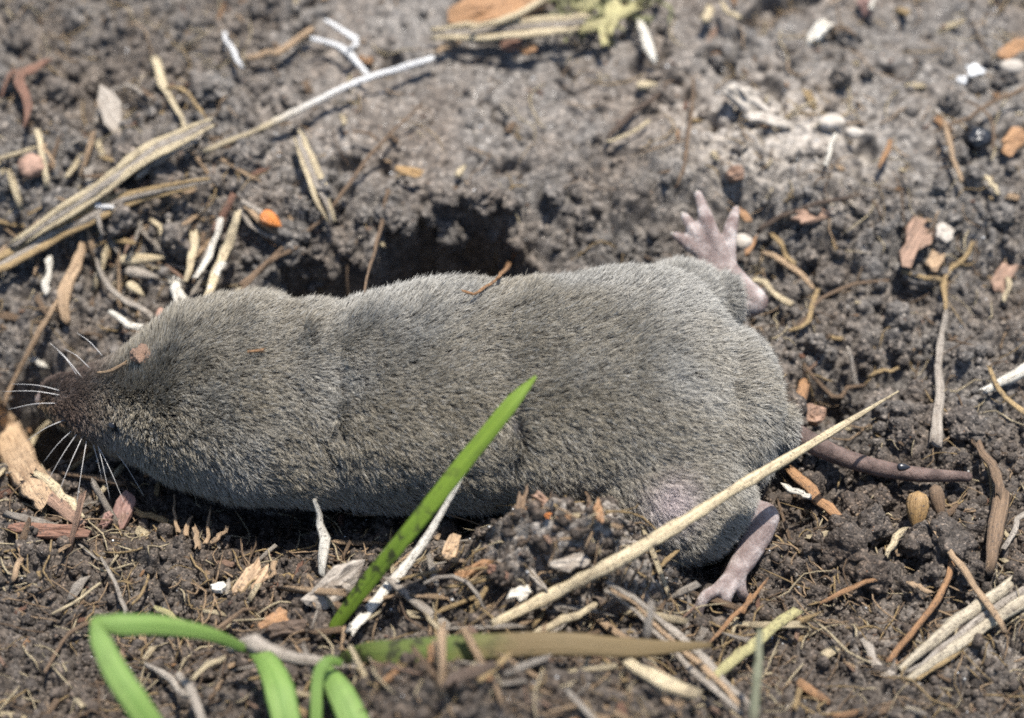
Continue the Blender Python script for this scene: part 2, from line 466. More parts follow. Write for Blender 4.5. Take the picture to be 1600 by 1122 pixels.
def tube_geo(C, W, T, sides, rough=0.0, seed=0, side_hint=None, fold=0.0, jag=0.0):
    """elliptical tube along C with half widths W (sideways) and T (up); returns V, F, UV, along"""
    C = np.asarray(C, float); n = len(C)
    tan = np.gradient(C, axis=0); tan /= np.linalg.norm(tan, axis=1)[:, None] + 1e-12
    up0 = np.array([0, -0.45, 1.0]) if side_hint is None else np.asarray(side_hint, float)
    sd = np.cross(tan, up0); sd /= np.linalg.norm(sd, axis=1)[:, None] + 1e-9
    up = np.cross(sd, tan)
    L = np.concatenate([[0], np.cumsum(np.linalg.norm(np.diff(C, axis=0), axis=1))])
    ang = np.arange(sides) * 2 * math.pi / sides
    V, U, A = [], [], []
    rs = np.random.default_rng(seed)
    prof = 1 + rough * rs.normal(size=sides)
    for i in range(n):
        jit = prof * (1 + rough * 0.8 * rs.normal(size=sides))
        ca, sa = np.cos(ang) * jit, np.sin(ang) * jit
        ring = C[i] + np.outer(ca * W[i], sd[i]) + np.outer(sa * T[i] + fold * W[i] * np.abs(ca), up[i])
        if jag:
            e = min(i, n - 1 - i)
            if e < 2:
                ring = ring + np.outer(rs.normal(size=sides) * W[i] * jag * (1.0 if e == 0 else 0.45), tan[i])
        V.append(ring)
        U.append(np.stack([np.full(sides, L[i]), np.abs(ang / math.pi - 1)], 1))
        A.append(np.full(sides, i / (n - 1)))
    V = np.vstack(V); F = []
    for i in range(n - 1):
        for j in range(sides):
            k = (j + 1) % sides
            F.append((i * sides + j, i * sides + k, (i + 1) * sides + k, (i + 1) * sides + j))
    F.append(tuple(range(sides - 1, -1, -1)))
    F.append(tuple((n - 1) * sides + j for j in range(sides)))
    return V, F, np.vstack(U), np.concatenate(A)
ITEM = [0]
def pts3(pts, h):
    out = []
    for p in pts:
        if len(p) == 4:
            out.append(at_z(p[0], p[1], p[2]))
        else:
            out.append(at(p[0], p[1], h + (p[2] if len(p) > 2 else 0)))
    return np.array(out)
def strand_mesh(name, pts, w, mat, flat=0.6, h=0.05, n=None, sides=8, rough=0.10, wob=0.022, fold=0.0, hint=None):
    ITEM[0] += 1
    P = pts3(pts, h + 0.05)
    length = np.linalg.norm(np.diff(P, axis=0), axis=1).sum()
    n = n or int(np.clip(length / 0.13, 6, 40))
    C = spline(P, n)
    s = np.linspace(0, 1, n)
    C = C + wob * np.stack([fbm(s * 6, ITEM[0] * 3.1, k * 5.0, 7, 3) for k in range(3)], 1)
    w = [w, w] if isinstance(w, (int, float)) else w
    px = np.array([pxs(c) for c in C])
    W = np.interp(s, np.linspace(0, 1, len(w)), w) * px / 2 * (1 + 0.16 * fbm(s * length * 5, ITEM[0] * 1.7, 0, 13, 3) * (rough > .05))
    V, F, U, A = tube_geo(C, W, np.maximum(W * flat, 0.004), sides, rough, ITEM[0], hint, fold, 0.9 if rough > .05 else 0)
    org = C[n // 2].copy()
    me = mesh_np(name, V - org, F, MAT[mat], U)
    at_ = me.attributes.new('along', 'FLOAT', 'POINT')
    at_.data.foreach_set('value', A.astype(np.float32))
    return me, org
def strand(name, label, cat, pts, w, mat, group=None, parent=None, **kw):
    me, org = strand_mesh(name, pts, w, mat, **kw)
    if parent is not None:
        org = org - np.array(parent.location)
    return link(name, me, org, parent, label, cat, group)
def frayed(name, label, cat, pts, w, mat, k=3, spread=0.5, **kw):
    """a split straw: several thin strands that run side by side and part at the ends"""
    P = pts3(pts, kw.get('h', .05))
    o = empty(name, P[len(P) // 2], label, cat)
    rs = np.random.default_rng(ITEM[0] + 5)
    w = np.asarray(w, float)
    for q in range(k):
        sgn = (q - (k - 1) / 2) / max(1, (k - 1) / 2)
        off = sgn * w * spread * rs.uniform(.7, 1.1, len(w))
        pp = []
        for i, p in enumerate(pts):
            a_, b_ = pts[max(i - 1, 0)], pts[min(i + 1, len(pts) - 1)]
            du, dv = b_[0] - a_[0], b_[1] - a_[1]
            L_ = math.hypot(du, dv)
            of = np.interp(i / (len(pts) - 1), np.linspace(0, 1, len(w)), off)
            pp.append((p[0] - dv / L_ * of, p[1] + du / L_ * of) + tuple(p[2:]))
        if q:
            lo, hi = rs.uniform(0, .25), rs.uniform(.75, 1)
            pa = np.array([x_[:2] for x_ in pp]); ext = [x_[2:] for x_ in pp]
            pa[0] = pa[0] * (1 - lo) + pa[1] * lo; pa[-1] = pa[-1] * hi + pa[-2] * (1 - hi)
            pp = [tuple(a) + e for a, e in zip(pa.tolist(), ext)]
        strand('strand', None, None, pp, list(w * rs.uniform(.38, .62)), mat if q != 1 else ('straw_grey' if mat != 'straw_grey' else 'wood_tan'), parent=o, **dict(kw, h=kw.get('h', .05) + rs.uniform(-.03, .04)))
    return o
def empty(name, loc, label, cat, group=None):
    o = bpy.data.objects.new(name, None)
    o.location = loc
    o.empty_display_size = 0.2
    COL.objects.link(o)
    tag(o, label, cat, group)
    return o
def chip_geo(outline, thick, seed, lift=0.25):
    """outline: (n,2) in local cm -> closed irregular slab"""
    rs = np.random.default_rng(seed)
    o = np.asarray(outline, float); n = len(o); c = o.mean(0)
    V, U = [], []
    warp = rs.normal(size=4) * lift
    span = np.abs(o - c).max() + 1e-6
    def zz(q): 
        d = (q - c) / span
        return span * 0.35 * (warp[0] * d[0] ** 2 + warp[1] * d[0] * d[1] + warp[2] * d[1] ** 2 + warp[3] * 0.4 * d[0])
    for f, z in ((1.0, -0.5), (1.0, 0.25), (0.80, 0.5), (0.4, 0.5)):
        for q in o:
            p = c + (q - c) * f * (1 + rs.normal() * 0.03)
            V.append((p[0], p[1], zz(p) + z * thick * (1 + 0.3 * rs.normal()))); U.append(p)
    V.append((c[0], c[1], zz(c) + thick * .5)); V.append((c[0], c[1], zz(c) - thick * .5)); U += [c, c]
    F = []
    for r in range(3):
        for j in range(n):
            k = (j + 1) % n
            F.append((r * n + j, r * n + k, (r + 1) * n + k, (r + 1) * n + j))
    for j in range(n):
        k = (j + 1) % n
        F.append((3 * n + j, 3 * n + k, 4 * n)); F.append((k, j, 4 * n + 1))
    return np.array(V), F, np.array(U)
def chip(name, label, cat, u, v, length, width, ang, mat, thick=0.05, h=0.05, group=None, n=14, tilt=0.25, outline=None, parent=None, jag=0.17):
    """a flat piece; length, width in px, ang = angle in the picture (degrees, counter-clockwise from right)"""
    ITEM[0] += 1
    rs = np.random.default_rng(ITEM[0] * 13)
    org = at(u, v, h + 0.04)
    s = pxs(org)
    a = math.radians(ang)
    d = np.array([math.cos(a), math.sin(a) / math.sin(ELEV)])           # picture direction laid on the ground
    st = np.linalg.norm(d); ex = np.array([d[0], d[1], 0]) / st
    ey = np.array([-ex[1], ex[0], 0])
    L, Wd = length * s * st / 2, width * s / 2 / (0.9 if abs(math.sin(a)) > .5 else 0.8)
    if outline is None:
        t = np.sort((np.arange(n) + rs.uniform(-.3, .3, n)) / n * 2 * math.pi)
        r = 1 + jag * rs.normal(size=n)
        q = np.stack([np.sign(np.cos(t)) * np.abs(np.cos(t)) ** 0.75 * L * r, np.sign(np.sin(t)) * np.abs(np.sin(t)) ** 0.75 * Wd * r], 1)
    else:
        q = np.asarray(outline, float) * np.array([L, Wd])
    V, F, U = chip_geo(q, thick, ITEM[0])
    nrm = np.array([rs.normal() * tilt, -0.35 + rs.normal() * tilt, 1.0]); nrm /= np.linalg.norm(nrm)
    ex = ex - nrm * ex.dot(nrm); ex /= np.linalg.norm(ex); ey = np.cross(nrm, ex)
    W3 = V[:, :1] * ex + V[:, 1:2] * ey + V[:, 2:3] * nrm
    me = mesh_np(name, W3, F, MAT[mat], U * np.array([1, 2.0]), smooth=False)
    if parent is not None:
        org = org - np.array(parent.location)
    return link(name, me, org, parent, label, cat, group)

def ico(sub):
    t = (1 + 5 ** .5) / 2
    V = [(-1, t, 0), (1, t, 0), (-1, -t, 0), (1, -t, 0), (0, -1, t), (0, 1, t), (0, -1, -t), (0, 1, -t), (t, 0, -1), (t, 0, 1), (-t, 0, -1), (-t, 0, 1)]
    F = [(0, 11, 5), (0, 5, 1), (0, 1, 7), (0, 7, 10), (0, 10, 11), (1, 5, 9), (5, 11, 4), (11, 10, 2), (10, 7, 6), (7, 1, 8),
         (3, 9, 4), (3, 4, 2), (3, 2, 6), (3, 6, 8), (3, 8, 9), (4, 9, 5), (2, 4, 11), (6, 2, 10), (8, 6, 7), (9, 8, 1)]
    V = [np.array(v) / np.linalg.norm(v) for v in V]
    for _ in range(sub):
        cache, G = {}, []
        def midp(a, b):
            k = (min(a, b), max(a, b))
            if k not in cache:
                q = V[a] + V[b]; V.append(q / np.linalg.norm(q)); cache[k] = len(V) - 1
            return cache[k]
        for a, b, c in F:
            x, y, z = midp(a, b), midp(b, c), midp(c, a)
            G += [(a, x, z), (b, y, x), (c, z, y), (x, y, z)]
        F = G
    return np.array(V), np.array(F, np.int32)
ICO = [ico(k) for k in range(5)]
def lump(sub, seed, amp=0.25, freq=1.6, fine=0.0, squash=0.8):
    V, F = ICO[sub]
    r = 1 + amp * fbm(V[:, 0] * freq + seed * 3.7, V[:, 1] * freq, V[:, 2] * freq, seed, 3)
    if fine:
        r = r + fine * np.abs(fbm(V[:, 0] * 6 + seed, V[:, 1] * 6, V[:, 2] * 6, seed + 9, 3))
    return V * r[:, None] * np.array([1, 1, squash]), F
def pebble(name, label, cat, u, v, length, width, ang, mat, h=None, sub=3, amp=0.14, fine=0.03, group=None, parent=None):
    ITEM[0] += 1
    V, F = lump(sub, ITEM[0], amp, 1.3, fine, 1.0)
    org = at(u, v, 0)
    s = pxs(org)
    L, W = length * s / 2, width * s / 2
    V = V * np.array([L, W, W * 0.8])
    a = math.radians(ang); ca, sa = math.cos(a), math.sin(a)
    V = np.stack([V[:, 0] * ca - V[:, 1] * sa, V[:, 0] * sa + V[:, 1] * ca, V[:, 2]], 1)
    org = at(u, v, (W * 0.55 if h is None else h))
    me = mesh_np(name, V, F, MAT[mat], V[:, :2] * 2)
    if parent is not None:
        org = org - np.array(parent.location)
    return link(name, me, org, parent, label, cat, group)
def seed_geo(name, u, v, length, width, ang, mat, h=0.08, point=0.6):
    ITEM[0] += 1
    org = at(u, v, h); s = pxs(org)
    a = math.radians(ang)
    d = np.array([math.cos(a), math.sin(a) * math.sin(ELEV), math.sin(a) * math.cos(ELEV) * 0.8])   # lies on a slope towards the lens
    d /= np.linalg.norm(d)
    t = np.linspace(0, 1, 14)
    C = (t - 0.5)[:, None] * d * length * s
    prof = np.sin(np.pi * t ** point) ** 0.75
    W = np.maximum(prof, 0.03) * width * s / 2
    V, F, U, A = tube_geo(C, W, W * 0.8, 12, 0.02, ITEM[0])
    me = mesh_np(name, V, F, MAT[mat], U)
    return me, org
def seed(name, label, u, v, length, width, ang, mat, group=None, **kw):
    me, org = seed_geo(name, u, v, length, width, ang, mat, **kw)
    return link(name, me, org, None, label, 'seed', group)

# ------------------------------------------------------------------ ground sheet
ny, nx = X.shape
idx = np.arange(nx * ny).reshape(ny, nx)
F = np.stack([idx[:-1, :-1], idx[:-1, 1:], idx[1:, 1:], idx[1:, :-1]], -1).reshape(-1, 4)
XX = X + 0.03 * vnoise2(X * 9, Y * 9, 33) * far_fade
YY = Y + 0.03 * vnoise2(X * 9, Y * 9, 34) * far_fade
me = mesh_np('ground', np.stack([XX, YY, H], -1).reshape(-1, 3), F, MAT['soil'])
sp = at_z(1215, 185, 0.9)
sand = np.clip(1.25 * gauss(X, Y, sp, 1.05, 0.75) + 0.95 * gauss(X, Y, at_z(920, 870, .8), 1.1, 0.7) + 0.5 * gauss(X, Y, at_z(1500, 1010, .2), 1.1, 0.5) + 0.06, 0, 1)
a_ = me.attributes.new('sand', 'FLOAT', 'POINT'); a_.data.foreach_set('value', sand.ravel().astype(np.float32))
a_ = me.attributes.new('trodden', 'FLOAT', 'POINT'); a_.data.foreach_set('value', PL.ravel().astype(np.float32))
ground = link('ground', me, kind='structure')
ground['label'] = 'dark crumbly garden soil with a hollow behind the animal'

# ------------------------------------------------------------------ the animal
SIN, COS = math.sin(ELEV), math.cos(ELEV)
OUT = [(62, 610, 634, .95), (74, 597, 650, .95), (96, 586, 668, .95), (130, 576, 684, .92), (165, 562, 700, .90), (205, 542, 718, .88), (245, 514, 737, .85),
       (285, 485, 755, .82), (330, 472, 766, .80), (400, 468, 776, .78), (460, 474, 780, .78), (520, 470, 782, .78), (600, 460, 785, .78),
       (700, 445, 790, .76), (800, 438, 796, .74), (900, 430, 800, .72), (1000, 422, 804, .70), (1060, 424, 802, .68), (1100, 440, 795, .68),
       (1140, 486, 786, .68), (1170, 528, 772, .70), (1200, 574, 750, .72), (1218, 620, 725, .75), (1230, 652, 702, .85)]
SHEL = []                                      # closed shells that are fused into one skin
def shell(V, F):
    SHEL.append((np.asarray(V), F))
def interp_out(u):
    q = np.array(OUT)
    return [np.interp(u, q[:, 0], q[:, k]) for k in (1, 2, 3)]
OUT = [(u - 22 * max(0, min(1, (u - 1000) / 100)), *r) for u, *r in OUT]
us = np.concatenate([np.linspace(62, 130, 9), np.linspace(145, 1128, 56), np.linspace(1136, 1214, 12)])
NS = 40
ang = np.arange(NS) * 2 * math.pi / NS
VV, AX = [], []
for u in us:
    vt, vb, k = interp_out(u)
    Hpx = (vb - vt) / 2 * 0.96
    s = 0.0074
    for _ in range(2):
        a = Hpx * s / math.sqrt(SIN ** 2 + (k * COS) ** 2)
        zc = max(k * a * 0.93, 0.02) + 0.12 * (u < 330) * (330 - u) / 260 - 0.02
        c = at_z(u, (vt + vb) / 2, zc)
        s = pxs(c)
    AX.append((c[0], c[1], zc, a))
    fold_ = -0.025 * math.exp(-((u - 455) / 30) ** 2) - 0.030 * math.exp(-((u - 535) / 22) ** 2) - 0.045 * math.exp(-((u - 790) / 34) ** 2) + 0.03 * math.exp(-((u - 640) / 60) ** 2) + 0.02 * math.exp(-((u - 390) / 40) ** 2)
    a *= 1 + fold_
    sq = 0.92
    cy, cz = np.cos(ang), np.sin(ang)
    yy = np.sign(cy) * np.abs(cy) ** sq * a
    zz = np.sign(cz) * np.abs(cz) ** sq * k * a
    zz = np.where(zz < 0, zz * 0.9, zz)
    VV.append(np.stack([np.full(NS, c[0]), c[1] + yy, zc + zz], 1))
AX = np.array(AX)
nr = len(us)
V = np.vstack(VV)
F = [(i * NS + j, i * NS + (j + 1) % NS, (i + 1) * NS + (j + 1) % NS, (i + 1) * NS + j) for i in range(nr - 1) for j in range(NS)]
F += [tuple(range(NS - 1, -1, -1)), tuple((nr - 1) * NS + j for j in range(NS))]
V = V + 0.040 * np.stack([fbm(V[:, 0] * 1.3, V[:, 1] * 1.3, V[:, 2] * 1.3 + q, 200 + q, 3) for q in (0, 9, 18)], 1)
shell(V, F)
def ell(c, r, rot=0):
    V, F = ICO[3]
    V = V * np.array(r)
    ca, sa = math.cos(rot), math.sin(rot)
    V = np.stack([V[:, 0] * ca - V[:, 1] * sa, V[:, 0] * sa + V[:, 1] * ca, V[:, 2]], 1) + np.asarray(c)
    shell(V, [tuple(f) for f in F.tolist()])
def limb(P, R, sides=12, flat=1.0, n=16):
    C = spline(P, n)
    W = np.interp(np.linspace(0, 1, n), np.linspace(0, 1, len(R)), R)
    V, F, U, A = tube_geo(C, W, W * flat, sides, 0, 0)
    shell(V, F)
    for e in (0, n - 1):
        ell(C[e], (W[e], W[e], W[e] * flat))
    return C
# thighs, shoulders, ear
ell(at_z(1005, 735, 0.78), (0.98, 0.70, 0.60), -0.35)
ell(at_z(950, 762, 0.60), (0.80, 0.40, 0.45), -0.2)
ell(at_z(1045, 765, 0.68), (0.70, 0.60, 0.54), -0.5)
ell(at_z(1085, 785, 0.58), (0.56, 0.58, 0.48), -0.5)
ell(at_z(1106, 800, 0.52), (0.38, 0.38, 0.36), -0.5)
ell(at_z(1066, 482, 0.55), (0.46, 0.48, 0.45), 0.4)
ell(at_z(1112, 640, 0.72), (0.68, 0.95, 0.66), -0.2)
ell(at_z(395, 512, 0.70), (0.48, 0.34, 0.30), 0.2)
ell(at_z(300, 512, 0.98), (0.13, 0.05, 0.12), 0.7)
# skeletons of the bare parts (pixel, pixel, height)
def zz3(L): return np.array([at_z(*p) for p in L])
TAIL = zz3([(1205, 660, 0.50), (1245, 680, 0.40), (1300, 708, 0.28), (1360, 728, 0.22), (1430, 741, 0.20), (1512, 745, 0.16)])
limb(TAIL, [0.17, 0.13, 0.108, 0.10, 0.09, 0.06], n=30)
NF_LEG = zz3([(1110, 800, 0.50), (1160, 802, 0.50), (1192, 808, 0.48)])
limb(NF_LEG, [0.28, 0.20, 0.17])
NF_FOOT = zz3([(1192, 808, 0.50), (1182, 838, 0.46), (1164, 872, 0.42), (1146, 900, 0.42)])
limb(NF_FOOT, [0.18, 0.165, 0.14, 0.11], flat=0.75)
NF_TOES = [zz3(t) for t in (
    [(1146, 896, .42), (1122, 920, .42), (1102, 932, .42), (1094, 948, .34), (1088, 972, .20)],
    [(1150, 900, .42), (1140, 922, .40), (1134, 938, .34), (1142, 956, .18)],
    [(1156, 890, .42), (1156, 912, .36), (1160, 928, .28), (1170, 940, .14)])]
for t in NF_TOES:
    limb(t, [0.08, 0.068, 0.066, 0.042])
FF_LEG = zz3([(1095, 470, 0.62), (1140, 470, 0.60), (1172, 470, 0.58)])
limb(FF_LEG, [0.26, 0.22, 0.19])
FF_FOOT = zz3([(1176, 471, 0.58), (1163, 452, 0.60), (1148, 432, 0.62), (1136, 414, 0.66)])
limb(FF_FOOT, [0.18, 0.14, 0.12, 0.10], flat=0.75)
FF_TOES = [zz3(t) for t in (
    [(1134, 412, .66), (1118, 376, .80), (1103, 340, .90), (1091, 304, .86)],
    [(1142, 412, .66), (1140, 382, .76), (1142, 356, .84), (1150, 328, .80)],
    [(1126, 414, .66), (1104, 384, .74), (1086, 362, .80), (1070, 338, .78)],
    [(1122, 420, .64), (1098, 398, .68), (1080, 384, .72), (1056, 368, .68)],
    [(1128, 426, .62), (1110, 420, .62), (1094, 416, .60), (1080, 418, .55)])]
for t in FF_TOES:
    limb(t, [0.07, 0.082, 0.088, 0.05])
SNOUT = AX[0][:3] + np.array([0.02, 0, -0.03])
ell(SNOUT, (0.08, 0.09, 0.08))
vs, fs, off = [], [], 0
for V, F in SHEL:
    vs.append(V); fs += [tuple(i + off for i in f) for f in F]; off += len(V)
raw = bpy.data.meshes.new('raw_body'); raw.from_pydata(np.vstack(vs).tolist(), [], fs); raw.update()
tmp = bpy.data.objects.new('raw_body', raw); COL.objects.link(tmp)
md = tmp.modifiers.new('r', 'REMESH'); md.mode = 'VOXEL'; md.voxel_size = 0.026
sm = tmp.modifiers.new('s', 'SMOOTH'); sm.factor = 0.5; sm.iterations = 3
dg = bpy.context.evaluated_depsgraph_get(); dg.update()
body_me = bpy.data.meshes.new_from_object(tmp.evaluated_get(dg))
bpy.data.objects.remove(tmp); bpy.data.meshes.remove(raw)
nv = len(body_me.vertices)
BV = np.empty(nv * 3, np.float32); body_me.vertices.foreach_get('co', BV); BV = BV.reshape(-1, 3).astype(float)
BN = np.empty(nv * 3, np.float32); body_me.vertices.foreach_get('normal', BN); BN = BN.reshape(-1, 3).astype(float)
def dist_poly(P, C):
    C = spline(C, 14)
    return np.min(np.linalg.norm(P[:, None, :] - C[None], axis=2), axis=1)
def furf(P):                                   # 1 = furred, 0 = bare skin
    f = np.ones(len(P))
    f = np.minimum(f, sstep(0.02, -0.16, P[:, 0] - TAIL[1][0]) + (dist_poly(P, TAIL[1:]) > 0.30))
    d = np.minimum(dist_poly(P, NF_FOOT), dist_poly(P, NF_LEG[2:3].repeat(2, 0) + np.array([[0, 0, 0], [.01, 0, 0]])))
    f = np.minimum(f, sstep(0.21, 0.36, d))
    for t in NF_TOES:
        f = np.minimum(f, dist_poly(P, t) > 0.17)
    f = np.minimum(f, sstep(0.18, 0.30, np.minimum(dist_poly(P, FF_FOOT), dist_poly(P, np.array([FF_LEG[1] * .3 + FF_LEG[2] * .7, FF_LEG[2]])))))
    for t in FF_TOES:
        f = np.minimum(f, dist_poly(P, t) > 0.15)
    f = np.minimum(f, sstep(0.06, 0.12, np.linalg.norm(P - SNOUT, axis=1)))
    return np.clip(f, 0, 1)
FUR = np.empty(nv)
for k in range(0, nv, 20000):
    FUR[k:k + 20000] = furf(BV[k:k + 20000])
at_ = body_me.attributes.new('fur_cover', 'FLOAT', 'POINT'); at_.data.foreach_set('value', FUR.astype(np.float32))
taild = sstep(TAIL[1][0] - .2, TAIL[1][0], BV[:, 0]) * (BV[:, 1] < at_z(1240, 600, .3)[1]) * (BV[:, 1] > at_z(1300, 790, .3)[1])
at_ = body_me.attributes.new('tail_skin', 'FLOAT', 'POINT'); at_.data.foreach_set('value', taild.astype(np.float32))
body_me.polygons.foreach_set('use_smooth', np.full(len(body_me.polygons), True))

m, n, l, b = new_mat('shrew_skin')
pos = n.new('ShaderNodeNewGeometry').outputs['Position']
pink = ramp(n, l, noise(n, l, pos, 5, 4), [(0.32, (0.12, 0.08, 0.07)), (0.5, (0.235, 0.185, 0.168)), (0.68, (0.46, 0.405, 0.375))])
tailc = ramp(n, l, noise(n, l, pos, 7, 4), [(0.35, (0.060, 0.037, 0.029)), (0.62, (0.15, 0.102, 0.083))])
ta = node(n, 'ShaderNodeAttribute', attribute_name='tail_skin')
fa = node(n, 'ShaderNodeAttribute', attribute_name='fur_cover')
c = mixc(n, l, ta.outputs['Fac'], pink, tailc)
c = mixc(n, l, fa.outputs['Fac'], c, (0.05, 0.046, 0.045))
l.new(c, b.inputs['Base Color'])
b.inputs['Roughness'].default_value = 0.6
b.inputs['Subsurface Weight'].default_value = 0.15
b.inputs['Subsurface Radius'].default_value = (0.06, 0.03, 0.02)
b.inputs['Subsurface Scale'].default_value = 0.5
mpv = n.new('ShaderNodeMapping'); mpv.inputs['Scale'].default_value = (16, 7, 7); l.new(pos, mpv.inputs['Vector'])
bump(n, l, b, noise(n, l, mpv.outputs[0], 2.5, 5, .7), 1.0, 0.035)
body_me.materials.clear(); body_me.materials.append(m)

base = np.array([AX[40][0], AX[40][1], 0.0])
shrew = empty('shrew', base, 'grey-brown furred shrew lying on its belly across the soil', 'shrew')
body = link('body', body_me, -base, shrew)
BD = BV - CAMP; BDEP = BD @ FW
BU, BVV = 800 + BD[:, 0] / BDEP * LENS / SENS * 1600, 561 - (BD @ UP) / BDEP * LENS / SENS * 1600
def on_body(u, v, off=0.0):                    # the point of the animal's skin that a pixel shows
    near = np.hypot(BU - u, BVV - v)
    c = np.nonzero(near < 5)[0]
    i = c[np.argmin(BDEP[c])] if len(c) else int(np.argmin(near))
    return BV[i] + BN[i] * off

# ---- fur
body_me.calc_loop_triangles()
nt = len(body_me.loop_triangles)
TI = np.empty(nt * 3, np.int32); body_me.loop_triangles.foreach_get('vertices', TI); TI = TI.reshape(-1, 3)
A0, B0, C0 = BV[TI[:, 0]], BV[TI[:, 1]], BV[TI[:, 2]]
area = np.linalg.norm(np.cross(B0 - A0, C0 - A0), axis=1) / 2
tf = FUR[TI].mean(1)
under = sstep(-0.35, -0.75, BN[TI].mean(1)[:, 2])
eyed = np.linalg.norm((A0 + B0 + C0) / 3 - on_body(176, 664), axis=1)
wgt = area * tf * sstep(0.04, 0.11, eyed) * (1 - 0.92 * under)
NH = 380000
pick = np.searchsorted(np.cumsum(wgt) / wgt.sum(), RNG.random(NH))
pick = np.clip(pick, 0, nt - 1)
r1, r2 = RNG.random(NH), RNG.random(NH)
sw = r1 + r2 > 1
r1, r2 = np.where(sw, 1 - r1, r1), np.where(sw, 1 - r2, r2)
T3 = TI[pick]
wgts = np.stack([1 - r1 - r2, r1, r2], 1)
root = (BV[T3] * wgts[..., None]).sum(1)
nrm = (BN[T3] * wgts[..., None]).sum(1); nrm /= np.linalg.norm(nrm, axis=1)[:, None]
ff = (FUR[T3] * wgts).sum(1)
x, y, z = root.T
xa = np.clip(x, AX[0, 0], AX[-1, 0])
ya, aa = np.interp(xa, AX[:, 0], AX[:, 1]), np.interp(xa, AX[:, 0], AX[:, 3])
side = np.clip((y - ya) / aa, -1.2, 1.2)
flow = np.stack([np.ones(NH), 0.45 * side, -0.25 * np.abs(side)], 1)
flow += 0.45 * np.stack([fbm(x * 1.6, y * 1.6, z * 1.6 + q, 300 + q, 2) for q in (0, 5, 11)], 1)
head = sstep(at_z(330, 620, .8)[0], at_z(120, 640, .5)[0], x)
flow -= nrm * (flow * nrm).sum(1)[:, None]
flow /= np.linalg.norm(flow, axis=1)[:, None] + 1e-6
lift = 0.62 + 0.30 * fbm(x * 2.2, y * 2.2, z * 2.2, 320, 2) + 0.10 * RNG.normal(size=NH)
lift = np.clip(lift - 0.15 * head, 0.15, 1.2) * (0.35 + 0.65 * ff)
length = (0.185 + 0.035 * fbm(x * 1.3, y * 1.3, z * 1.3, 330, 2)) * (0.75 + 0.5 * RNG.random(NH))
length *= (1 - 0.45 * head) * (0.35 + 0.65 * ff)
# partings where the coat folds open and the dark underfur shows
opening = np.zeros(NH)
for L, wd, st in (([(478, 505), (486, 540)], .06, .6), ([(520, 585), (530, 612)], .05, .55), ([(534, 640), (530, 672)], .06, .7), ([(566, 600), (572, 632)], .05, .45), ([(800, 650), (814, 690), (800, 715)], .09, .9),
                  ([(500, 690), (512, 716)], .05, .5), ([(640, 505), (662, 482)], .06, .5), ([(310, 566), (318, 582)], .045, .6), ([(590, 700), (625, 715)], .05, .5), ([(452, 600), (460, 622)], .04, .4), ([(690, 560), (700, 574)], .04, .35),
                  ([(880, 520), (896, 530)], .04, .3), ([(395, 640), (402, 668)], .05, .45)):
    Q = []
    for (u, v) in L:
        d = ray(u, v)
        ts = np.linspace((3.2 - CAMP[2]) / d[2], (0 - CAMP[2]) / d[2], 90)
        P = CAMP + d * ts[:, None]
        hit = None
        for p in P:
            if AX[0, 0] < p[0] < AX[-1, 0]:
                i = np.argmin(np.abs(AX[:, 0] - p[0])); cy_, cz_, a_r = AX[i, 1], AX[i, 2], AX[i, 3]
                if ((p[1] - cy_) / a_r) ** 2 + ((p[2] - cz_) / (a_r * .78)) ** 2 < 1:
                    hit = p; break
        Q.append(hit if hit is not None else P[-1])
    Q = spline(np.array(Q), 16)
    dv = root[:, None, :] - Q[None]
    dd = np.linalg.norm(dv, axis=2); k = dd.argmin(1); dm = dd[np.arange(NH), k]
    g = np.exp(-(dm / (wd * 1.7)) ** 2)
    away = dv[np.arange(NH), k]; away /= np.linalg.norm(away, axis=1)[:, None] + 1e-6
    flow += away * (g * 1.5 * st)[:, None]
    lift *= 1 - 0.6 * g
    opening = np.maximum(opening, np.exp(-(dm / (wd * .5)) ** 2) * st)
flow /= np.linalg.norm(flow, axis=1)[:, None] + 1e-6
# tufts: roots in one small cell lean the same way and their tips meet
cell = 0.055
ci = np.floor((root + 0.02 * np.stack([fbm(x * 9, y * 9, z * 9 + q, 340 + q, 1) for q in (0, 3, 6)], 1)) / cell)
lean = np.stack([hsh(ci[:, 0], ci[:, 1], ci[:, 2], np.int64(350 + q)) - 0.5 for q in range(3)], 1)
flow = flow + 0.50 * lean + 0.16 * RNG.normal(size=(NH, 3))
d0 = flow * np.cos(lift)[:, None] * 0.75 + nrm * (np.sin(lift) + 0.35)[:, None]
d0 /= np.linalg.norm(d0, axis=1)[:, None]
d1 = flow * (np.cos(lift) + 0.35)[:, None] + nrm * (np.sin(lift) * 0.75)[:, None]
d1 /= np.linalg.norm(d1, axis=1)[:, None]
KP = 5
tt = np.linspace(0, 1, KP)
pts = np.empty((NH, KP, 3), np.float32)
for i, t in enumerate(tt):
    pts[:, i] = root - nrm * 0.01 + (d0 * (t - 0.5 * t * t)[..., None] + d1 * (0.5 * t * t)) * length[:, None]
ctr = (ci + 0.5) * cell
clump = 0.30 * RNG.random(NH)
for i, t in enumerate(tt):
    off = ctr - root; off -= nrm * (off * nrm).sum(1)[:, None]
    pts[:, i] += off * (clump * t * t)[:, None]
fur = bpy.data.hair_curves.new('fur')
fur.add_curves([KP] * NH)
fur.position_data.foreach_set('vector', (pts - 0).reshape(-1).astype(np.float32))
rad = fur.attributes.get('radius') or fur.attributes.new('radius', 'FLOAT', 'POINT')
rr = (0.0026 * (0.7 + 0.6 * RNG.random(NH)))[:, None] * np.array([0.9, 1.0, 0.95, 0.7, 0.18])[None]
rad.data.foreach_set('value', rr.reshape(-1).astype(np.float32))
